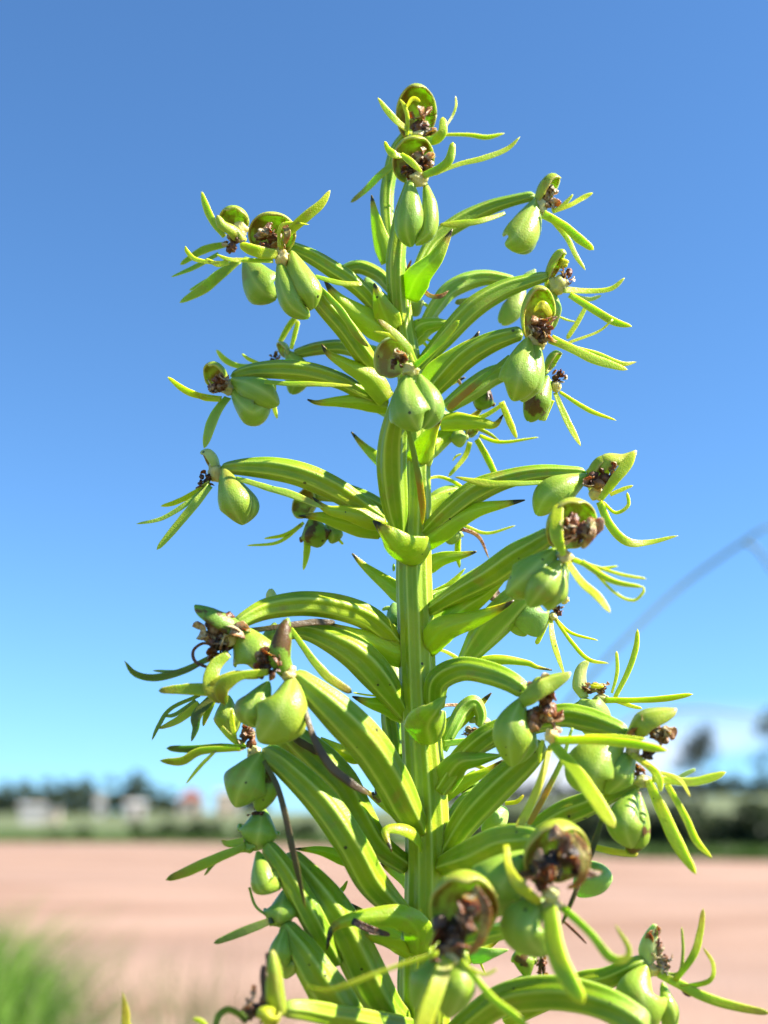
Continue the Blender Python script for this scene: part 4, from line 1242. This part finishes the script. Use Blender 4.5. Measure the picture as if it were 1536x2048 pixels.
# small bracts, filaments and dry scraps crowding the stem between the flowers
reg('Z')
def stem_x(py):
    return float(np.interp(py, [q[1] for q in sp], [q[0] for q in sp]))
for k, py in enumerate(range(600, 1990, 58)):
    sd_ = 1 if k % 2 else -1
    x0 = stem_x(py)
    L_ = rng.uniform(70, 135)
    rise = rng.uniform(10, 75)
    zb = rng.uniform(-9, 1)
    bract([(x0 + sd_ * 10, py + 22, zb * .3), (x0 + sd_ * (22 + L_ * .3), py - rise * .2, zb * .7), (x0 + sd_ * (22 + L_ * .75), py - rise * .75, zb), (x0 + sd_ * (22 + L_), py - rise * 1.15, zb)],
          rng.uniform(34, 56), (sd_ * rng.uniform(-.3, .3), rng.uniform(-.3, .6), 1))
    if k % 2 == 0:
        s2 = -sd_
        xb, yb = x0 + s2 * rng.uniform(60, 150), py + rng.uniform(-30, 30)
        dx_, dy_ = s2 * rng.uniform(15, 50), rng.uniform(20, 70)
        strap(orchid, [(x0, py + 20, -1, 6), ((x0 + xb) / 2, (py + yb) / 2 - 8, -5, 8), (xb, yb, -7, 10), (xb + dx_, yb + dy_, -8, 4)], [M_petal, TIP, M_rust][k % 3])
#ORCHID_END

# ------------------------------------------------------------------ vegetation makers
def leaf_cloud(mb, centres, radii, count, size, rnd, flat=1.0):
    """small leaf quads spread through overlapping clumps"""
    tot = sum(r ** 2 for r in radii)
    for c, r in zip(centres, radii):
        k = max(6, int(count * r * r / tot))
        for _ in range(k):
            d = rnd.normal(size=3)
            d /= np.linalg.norm(d)
            p = np.array(c) + d * r * np.array([1, 1, flat]) * rnd.uniform(0.45, 1.05) ** 0.6
            a = rnd.normal(size=3); a /= np.linalg.norm(a)
            b = np.cross(a, rnd.normal(size=3)); b /= np.linalg.norm(b) + 1e-9
            s = size * rnd.uniform(0.6, 1.4)
            mb.add([p - a * s, p + b * s * .55, p + a * s, p - b * s * .55], [(0, 1, 2, 3)])

def leaf_mat(name, a, b):
    a, b = tuple(x * .72 for x in a), tuple(x * .72 for x in b)
    m, n, l, bs = newmat(name)
    tcn = n.new('ShaderNodeTexCoord')
    f1, _ = node_noise(n, l, tcn.outputs['Object'], 2.5, 3, 0.35, 0.65)
    c = node_mix(n, l, f1, a, b)
    l.new(c, bs.inputs['Base Color'])
    bs.inputs['Roughness'].default_value = 0.6
    tr = n.new('ShaderNodeBsdfTranslucent')
    l.new(c, tr.inputs[0])
    mx = n.new('ShaderNodeMixShader')
    mx.inputs[0].default_value = 0.3
    out = [x for x in n if x.type == 'OUTPUT_MATERIAL'][0]
    l.new(bs.outputs[0], mx.inputs[1]); l.new(tr.outputs[0], mx.inputs[2])
    l.new(mx.outputs[0], out.inputs[0])
    return m

def plain_mat(name, a, b, s=2.0, rough=0.85):
    a, b = tuple(x * .68 for x in a), tuple(x * .68 for x in b)
    m, n, l, bs = newmat(name)
    tcn = n.new('ShaderNodeTexCoord')
    f1, _ = node_noise(n, l, tcn.outputs['Object'], s, 5, 0.35, 0.65)
    l.new(node_mix(n, l, f1, a, b), bs.inputs['Base Color'])
    bs.inputs['Roughness'].default_value = rough
    return m

M_leaf_dark = leaf_mat('tree_leaf_dark', (0.055, 0.085, 0.03), (0.085, 0.12, 0.042))
M_leaf_mid = leaf_mat('shrub_leaf', (0.04, 0.08, 0.016), (0.065, 0.11, 0.024))
M_leaf_pine = leaf_mat('pine_needles', (0.03, 0.045, 0.022), (0.045, 0.06, 0.028))
M_blade = leaf_mat('grass_blade_green', (0.15, 0.37, 0.022), (0.26, 0.43, 0.05))
M_blade_far = leaf_mat('verge_grass_green', (0.075, 0.19, 0.02), (0.13, 0.23, 0.035))
M_dry = leaf_mat('dry_grass_straw', (0.26, 0.24, 0.10), (0.15, 0.22, 0.06))
M_stalk = leaf_mat('grass_stalk_green', (0.22, 0.28, 0.10), (0.30, 0.33, 0.14))
M_bark = plain_mat('bark_grey_brown', (0.10, 0.075, 0.055), (0.16, 0.12, 0.09), 6)
M_white = plain_mat('white_render', (0.62, 0.60, 0.56), (0.50, 0.48, 0.45), 1.5)
M_cream_wall = plain_mat('cream_render', (0.62, 0.53, 0.42), (0.55, 0.46, 0.36), 1.5)
M_redroof = plain_mat('red_roof_tile', (0.45, 0.15, 0.11), (0.36, 0.11, 0.08), 3)
M_greyroof = plain_mat('grey_roof_sheet', (0.42, 0.42, 0.42), (0.34, 0.34, 0.33), 3)
M_dark_glass = plain_mat('dark_window_pane', (0.03, 0.035, 0.04), (0.05, 0.05, 0.055), 1, 0.12)
M_door = plain_mat('brown_door_paint', (0.14, 0.08, 0.05), (0.18, 0.1, 0.06), 3)
M_wood = plain_mat('weathered_pole_wood', (0.22, 0.19, 0.16), (0.16, 0.14, 0.12), 8)

def wtube(ctrl, seg=20, ring=8, **k):
    return make_tube(None, ctrl=ctrl, seg=seg, ring=ring, **k)

def tree(px, dist, height, spread, label, group=None, seed=0, mat=None, pine=False, dx=0):
    rnd = np.random.default_rng(seed)
    x, y, z = ground_at(px, dist)
    t = empty('pine_tree' if pine else 'tree', (x, y, z - 0.05))
    tag(t, label, 'tree', group)
    trunk_h = height * (0.85 if pine else 0.55)
    lean = rnd.uniform(-.04, .04) * height
    mb = MB()
    r0 = height * 0.022 + 0.05
    v, f, u, r = wtube([[0, 0, 0, r0 * 1.3], [lean * .3, 0, trunk_h * .4, r0], [lean, .1, trunk_h, r0 * .35]], wob=.1)
    mb.add(v, f, u=u, rib=r)
    cs, rs = [], []
    nb = 7 if not pine else 9
    for k in range(nb):
        th = 2.4 * k + rnd.uniform(-.4, .4)
        h0 = trunk_h * rnd.uniform(.35, .95)
        reach = spread * rnd.uniform(.45, .95) * (1 - .35 * (h0 / trunk_h) if pine else 1)
        hh = h0 + height * rnd.uniform(.02, .22) * (0.5 if pine else 1)
        e = [math.cos(th) * reach, math.sin(th) * reach * .8, hh]
        v, f, u, r = wtube([[lean * h0 / trunk_h, 0, h0, r0 * .45], [e[0] * .5, e[1] * .5, h0 + (hh - h0) * .35, r0 * .3], [*e, r0 * .12]], seg=8, ring=6)
        mb.add(v, f, u=u, rib=r)
        cs.append(e); rs.append(spread * rnd.uniform(.24, .42))
        if not pine:
            cs.append([math.cos(th) * spread * .75, math.sin(th) * spread * .5, height * rnd.uniform(.08, .38)]); rs.append(spread * rnd.uniform(.34, .46))
        if rnd.uniform() < .7:
            cs.append([e[0] * .6 + rnd.uniform(-.3, .3), e[1] * .6, hh + height * .1]); rs.append(spread * rnd.uniform(.22, .36))
    cs.append([lean, 0, height * .9]); rs.append(spread * (.18 if pine else .34))
    cs.append([lean + spread * .3, 0, height * .82]); rs.append(spread * .25)
    mb.build('trunk', M_bark, t)
    mc = MB()
    leaf_cloud(mc, cs, rs, 1300 if pine else 2400, spread * (.06 if pine else .085), rnd, .75)
    mc.build('crown', mat or M_leaf_dark, t, attrs=False, smooth=False)
    return t

def shrub(px, dist, height, width, label, group, seed, mat=None):
    rnd = np.random.default_rng(seed)
    x, y, z = ground_at(px, dist)
    t = empty('shrub', (x, y, z))
    tag(t, label, 'shrub', group)
    mb = MB()
    cs, rs = [], []
    for k in range(7):
        e = [rnd.uniform(-.5, .5) * width, rnd.uniform(-.35, .35) * width, height * rnd.uniform(.35, .78)]
        v, f, u, r = wtube([[e[0] * .15, e[1] * .15, -.03, .02], [e[0] * .5, e[1] * .5, e[2] * .5, .014], [*e, .006]], seg=7, ring=5)
        mb.add(v, f, u=u, rib=r)
        cs.append(e); rs.append(height * rnd.uniform(.25, .38))
        cs.append([e[0] * .8, e[1] * .8, height * .25]); rs.append(height * .26)
    mb.build('stem', M_bark, t)
    mc = MB()
    leaf_cloud(mc, cs, rs, 1300, height * .085, rnd, .8)
    mc.build('foliage', mat or M_leaf_mid, t, attrs=False, smooth=False)
    return t

# ------------------------------------------------------------------ shrubs and verge beyond the bare earth
SH = [(-60, 1.0, 3.2), (150, 0.62, 2.6), (182, 0.8, 2.2), (330, 1.05, 2.6), (375, 1.15, 2.8), (430, 1.2, 2.6), (480, 1.1, 2.6), (560, 1.1, 3.0), (640, 1.2, 2.6), (720, 1.2, 2.6)]
for i, (px, h, w) in enumerate(SH):
    shrub(px, edge_d((px - 768) / FPX) + 3.0, h, w, 'low green shrub in the verge across the bare earth, on the side of the houses', 'shrubs edging the verge by the houses', 100 + i)
SH2 = [(960, 1.5, 2.2), (1040, 1.5, 2.2), (1120, 1.6, 2.2), (1190, 1.5, 2.0), (1250, 1.55, 2.0), (1310, 1.65, 2.0), (1365, 1.6, 2.0), (1420, 1.5, 2.0), (1480, 1.6, 2.2), (1540, 1.5, 2.2)]
for i, (px, h, w) in enumerate(SH2):
    shrub(px, edge_d((px - 768) / FPX) + 3.6, h * 1.2, w, 'dense dark shrub in the hedge across the bare earth, on the side of the pine', 'dark hedge shrubs on the side of the pine', 140 + i, M_leaf_dark)

def blades(name, pts, hts, mat, wid, rnd, lean=.35):
    mb = MB()
    for (x, y, z), h in zip(pts, hts):
        th = rnd.uniform(0, 2 * math.pi)
        dx, dy = math.cos(th), math.sin(th)
        ln = h * rnd.uniform(.1, lean * 2)
        ox, oy = -dy * wid * .5, dx * wid * .5
        q = []
        for t in (0, .4, .75, 1.0):
            w = (1 - t * .92)
            cx, cy, cz = x + dx * ln * t * t, y + dy * ln * t * t, z + h * t * (1 - .18 * t)
            q += [(cx - ox * w, cy - oy * w, cz), (cx + ox * w, cy + oy * w, cz)]
        mb.add(q, [(0, 1, 3, 2), (2, 3, 5, 4), (4, 5, 7, 6)])
    return mb.build(name, mat, attrs=False)

rnd = np.random.default_rng(5)
pts, hts = [], []
for _ in range(16000):                    # verge strip
    px = rnd.uniform(-200, 1750)
    d = edge_d((px - 768) / FPX) + rnd.uniform(0.1, 4.2) ** 2
    x, y, z = ground_at(px, d)
    pts.append((x, y, z)); hts.append(rnd.uniform(.25, .65))
o = blades('verge_grass', pts, hts, M_blade_far, .075, rnd)
tag(o, 'green strip of grass along the far edge of the bare earth', 'grass', kind='stuff')

pts, hts = [], []
for _ in range(6000):                     # tall green grass on the bank, at the left
    d = rnd.uniform(1.5, 3.2)
    px = rnd.uniform(-420, 60) + abs(rnd.normal()) * 50
    px = round(px / 26) * 26 + rnd.normal() * 6; d = round(d / .22) * .22 + rnd.normal() * .03
    x, y, z = ground_at(px, d)
    pts.append((x, y, z)); hts.append(rnd.uniform(.26, .52) * (1.0 - max(0, px + 60) / 750) + (d - 1.5) * .13)
for _ in range(3000):                     # turf round the camera side of the bank, below the picture
    x, y = rnd.uniform(-1.2, 1.2), rnd.uniform(-.6, 1.1)
    if abs(x) < .12 and y < .35: continue
    pts.append((x, y, land_z(x, y))); hts.append(rnd.uniform(.06, .16))
o = blades('grass', pts, hts, M_blade, .011, rnd)
tag(o, 'lush green grass on the bank beside the orchid', 'grass', kind='stuff')
pts, hts = [], []
for _ in range(620):                      # thin dry weeds
    d = rnd.uniform(1.4, 3.0)
    px = rnd.uniform(60, 560)
    px = round(px / 48) * 48 + rnd.normal() * 9
    x, y, z = ground_at(px, d)
    pts.append((x, y, z)); hts.append(rnd.uniform(.22, .46) + (d - 1.4) * .12)
o = blades('dry_grass', pts, hts, M_dry, .004, rnd, .3)
tag(o, 'sparse dry straw-coloured weeds rising between grass and orchid', 'dry grass', kind='stuff')

# ------------------------------------------------------------------ single grass stalks behind the orchid
def stalk(name, pix, dist, radius, label, branches=(), mat=None):
    """pix: places along the stalk seen at this distance"""
    def wp(px, py, d):
        c = ray(px, py)
        w = np.asarray(c) @ CAMROT.T
        return CAMLOC + w * (d / w[1])
    pts_ = [wp(px, py, d) for px, py, d in pix]
    x, y = pts_[0][0] - .03, pts_[0][1] + .02
    foot = np.array([x, y, land_z(x, y) - .01])
    t = empty(name, tuple(map(float, foot)))
    tag(t, label, 'grass stalk')
    ctrl_ = [[0, 0, 0, radius * 1.2]] + [[*(p - foot), radius * (1 - .45 * i / len(pts_))] for i, p in enumerate(pts_)]
    v, f, u, r = wtube(ctrl_, seg=60, ring=8, wob=.05)
    link('culm', v, f, mat or M_stalk, t)
    for br in branches:
        b = [wp(px, py, d) - foot for px, py, d in br]
        v, f, u, r = wtube([[*p, radius * (.8 - .3 * i / len(b))] for i, p in enumerate(b)], seg=20, ring=8, wob=.05)
        link('branch', v, f, mat or M_stalk, t)
    return t
stalk('grass_stalk', [(885, 1960, .93), (985, 1640, .95), (1110, 1440, .97), (1230, 1300, .98), (1360, 1175, 1.0), (1490, 1082, 1.0), (1545, 1052, 1.0), (1640, 1060, 1.02)], 1.0, .0019,
      'thin bent grass stalk slanting up across the open sky', [[(1488, 1083, 1.0), (1515, 1100, 1.0), (1550, 1150, 1.0)]])
stalk('grass_stalk', [(930, 1960, 1.1), (1080, 1600, 1.13), (1250, 1445, 1.17), (1380, 1418, 1.2), (1460, 1425, 1.22), (1560, 1442, 1.25)], 1.2, .0019,
      'faint pale grass stalk bending level above the pine crown', [])

# ------------------------------------------------------------------ houses
def house(px, dist, w, d, h, roof_h, label, wall, roof, hip=False, yaw=0.0, storey=1, door=True):
    x, y, z = ground_at(px, dist)
    t = empty('house', (x, y, z - .05))
    t.rotation_euler = (0, 0, yaw)
    tag(t, label, 'house')
    mb = MB(); mb.box(-w / 2, w / 2, -d / 2, d / 2, 0, h); mb.build('wall', wall, t, smooth=False, attrs=False)
    e = .3
    mb = MB()
    if roof_h > 0.3:
        rx = w / 2 - (d / 2 if hip else -e)
        V = [(-w / 2 - e, -d / 2 - e, h), (w / 2 + e, -d / 2 - e, h), (w / 2 + e, d / 2 + e, h), (-w / 2 - e, d / 2 + e, h), (-rx, 0, h + roof_h), (rx, 0, h + roof_h)]
        mb.add(V, [(0, 1, 5, 4), (2, 3, 4, 5), (1, 2, 5), (3, 0, 4), (0, 3, 2, 1)])
    else:
        mb.box(-w / 2 - .15, w / 2 + .15, -d / 2 - .15, d / 2 + .15, h + .004, h + .25)
    mb.build('roof', roof, t, smooth=False, attrs=False)
    n = max(1, int(w / 2.6))
    for s in range(storey):
        for k in range(n):
            cx = -w / 2 + w * (k + .5) / n
            zb = 1.0 + s * 2.7
            if zb + 1.2 > h: continue
            if door and s == 0 and k == n // 2:
                mb = MB(); mb.box(cx - .45, cx + .45, -d / 2 - .05, -d / 2 + .05, .05, 2.1); mb.build('door', M_door, t, smooth=False, attrs=False)
                continue
            mb = MB()
            for a in ((cx - .6, cx - .5, zb, zb + 1.1), (cx + .5, cx + .6, zb, zb + 1.1), (cx - .6, cx + .6, zb - .08, zb), (cx - .6, cx + .6, zb + 1.1, zb + 1.18)):
                mb.box(a[0], a[1], -d / 2 - .07, -d / 2 + .02, a[2], a[3])
            wo_ = mb.build('window', M_white, t, smooth=False, attrs=False)
            mb = MB(); mb.box(cx - .5, cx + .5, -d / 2 - .03, -d / 2 + .02, zb, zb + 1.1); mb.build('pane', M_dark_glass, wo_, smooth=False, attrs=False)
    return t
house(104, 150, 2.7, 3.0, 2.0, 0.35, 'small low white shed nearest the bare earth, left of the other houses', M_white, M_white, yaw=.25, door=False)
house(140, 162, 2.0, 2.4, 1.6, 0.1, 'low dull cream annexe beside the small white shed', M_cream_wall, M_greyroof, yaw=.1, door=False)
house(230, 230, 1.7, 2.2, 4.0, 0.1, 'tall narrow white tower-like block before the dark trees', M_white, M_white, yaw=.3, storey=1, door=False)
house(297, 210, 3.0, 3.0, 2.3, 0.6, 'wide white house at the foot of the tallest tree', M_white, M_white, yaw=.35)
house(403, 260, 5.2, 7.0, 3.4, 2.0, 'cream house with a faded red hipped roof', M_cream_wall, M_redroof, hip=True, yaw=.1)
house(470, 270, 4.6, 6.0, 4.6, 0.6, 'pale house beside the red-roofed one, with a low roof', M_cream_wall, M_cream_wall, yaw=.2, storey=2)

# ------------------------------------------------------------------ trees
LB = 'broad dark tree in the row behind the white houses'
GR = 'dark trees in a row behind the white houses'
for i, (px, d, h, s) in enumerate([(20, 300, 6.0, 3.2), (50, 310, 8.0, 4.0), (85, 300, 8.2, 4.2), (125, 310, 8.6, 4.2), (160, 300, 8.2, 4.0), (200, 310, 9.0, 4.2), (245, 300, 8.6, 4.0), (275, 305, 8.8, 3.8), (330, 305, 7.2, 3.4), (360, 310, 6.4, 3.2)]):
    tree(px, d, h, s, LB, GR, 10 + i)
tree(297, 290, 9.9, 4.2, 'tallest dark tree, rising above the row behind the wide white house', None, 31)
tree(520, 320, 8.0, 4.0, 'dark tree growing beyond the pale house next to the red roof', None, 33)
LB2 = 'small dark tree in the distant line along the rising field'
for i in range(16):
    px = 900 + i * 44 + (i * 37 % 19)
    tree(px, 430 + (i * 53 % 40), 6 + (i * 29 % 5) * .7, 5.0, LB2, 'distant trees along the rising field', 50 + i)
tree(1366, 120, 9.6, 2.9, 'slender dark pine with a one-sided branch, alone in the field', None, 71, M_leaf_pine, pine=True)
tree(1532, 118, 10.6, 3.6, 'dark bushy pine at the end of the hedge', None, 72, M_leaf_pine, pine=True)

# utility pole
x, y, z = ground_at(12, 170)
t = empty('utility_pole', (x, y, z))
tag(t, 'weathered wooden utility pole with crossarm, left of the dark trees', 'utility pole')
v, f, u, r = wtube([[0, 0, -.1, .16], [0, 0, 5, .14], [0, 0, 10.6, .1]], seg=10, ring=10)
link('post', v, f, M_wood, t)
mb = MB(); mb.box(-.9, .9, -.17, -.08, 9.9, 10.05); mb.build('crossarm', M_wood, t, smooth=False, attrs=False)
for cx in (-.8, 0, .8):
    v, f, u, r = wtube([[cx, -.125, 10.04, .05], [cx, -.125, 10.12, .06], [cx, -.125, 10.2, .03]], seg=6, ring=8)
    link('insulator', v, f, M_white, t)
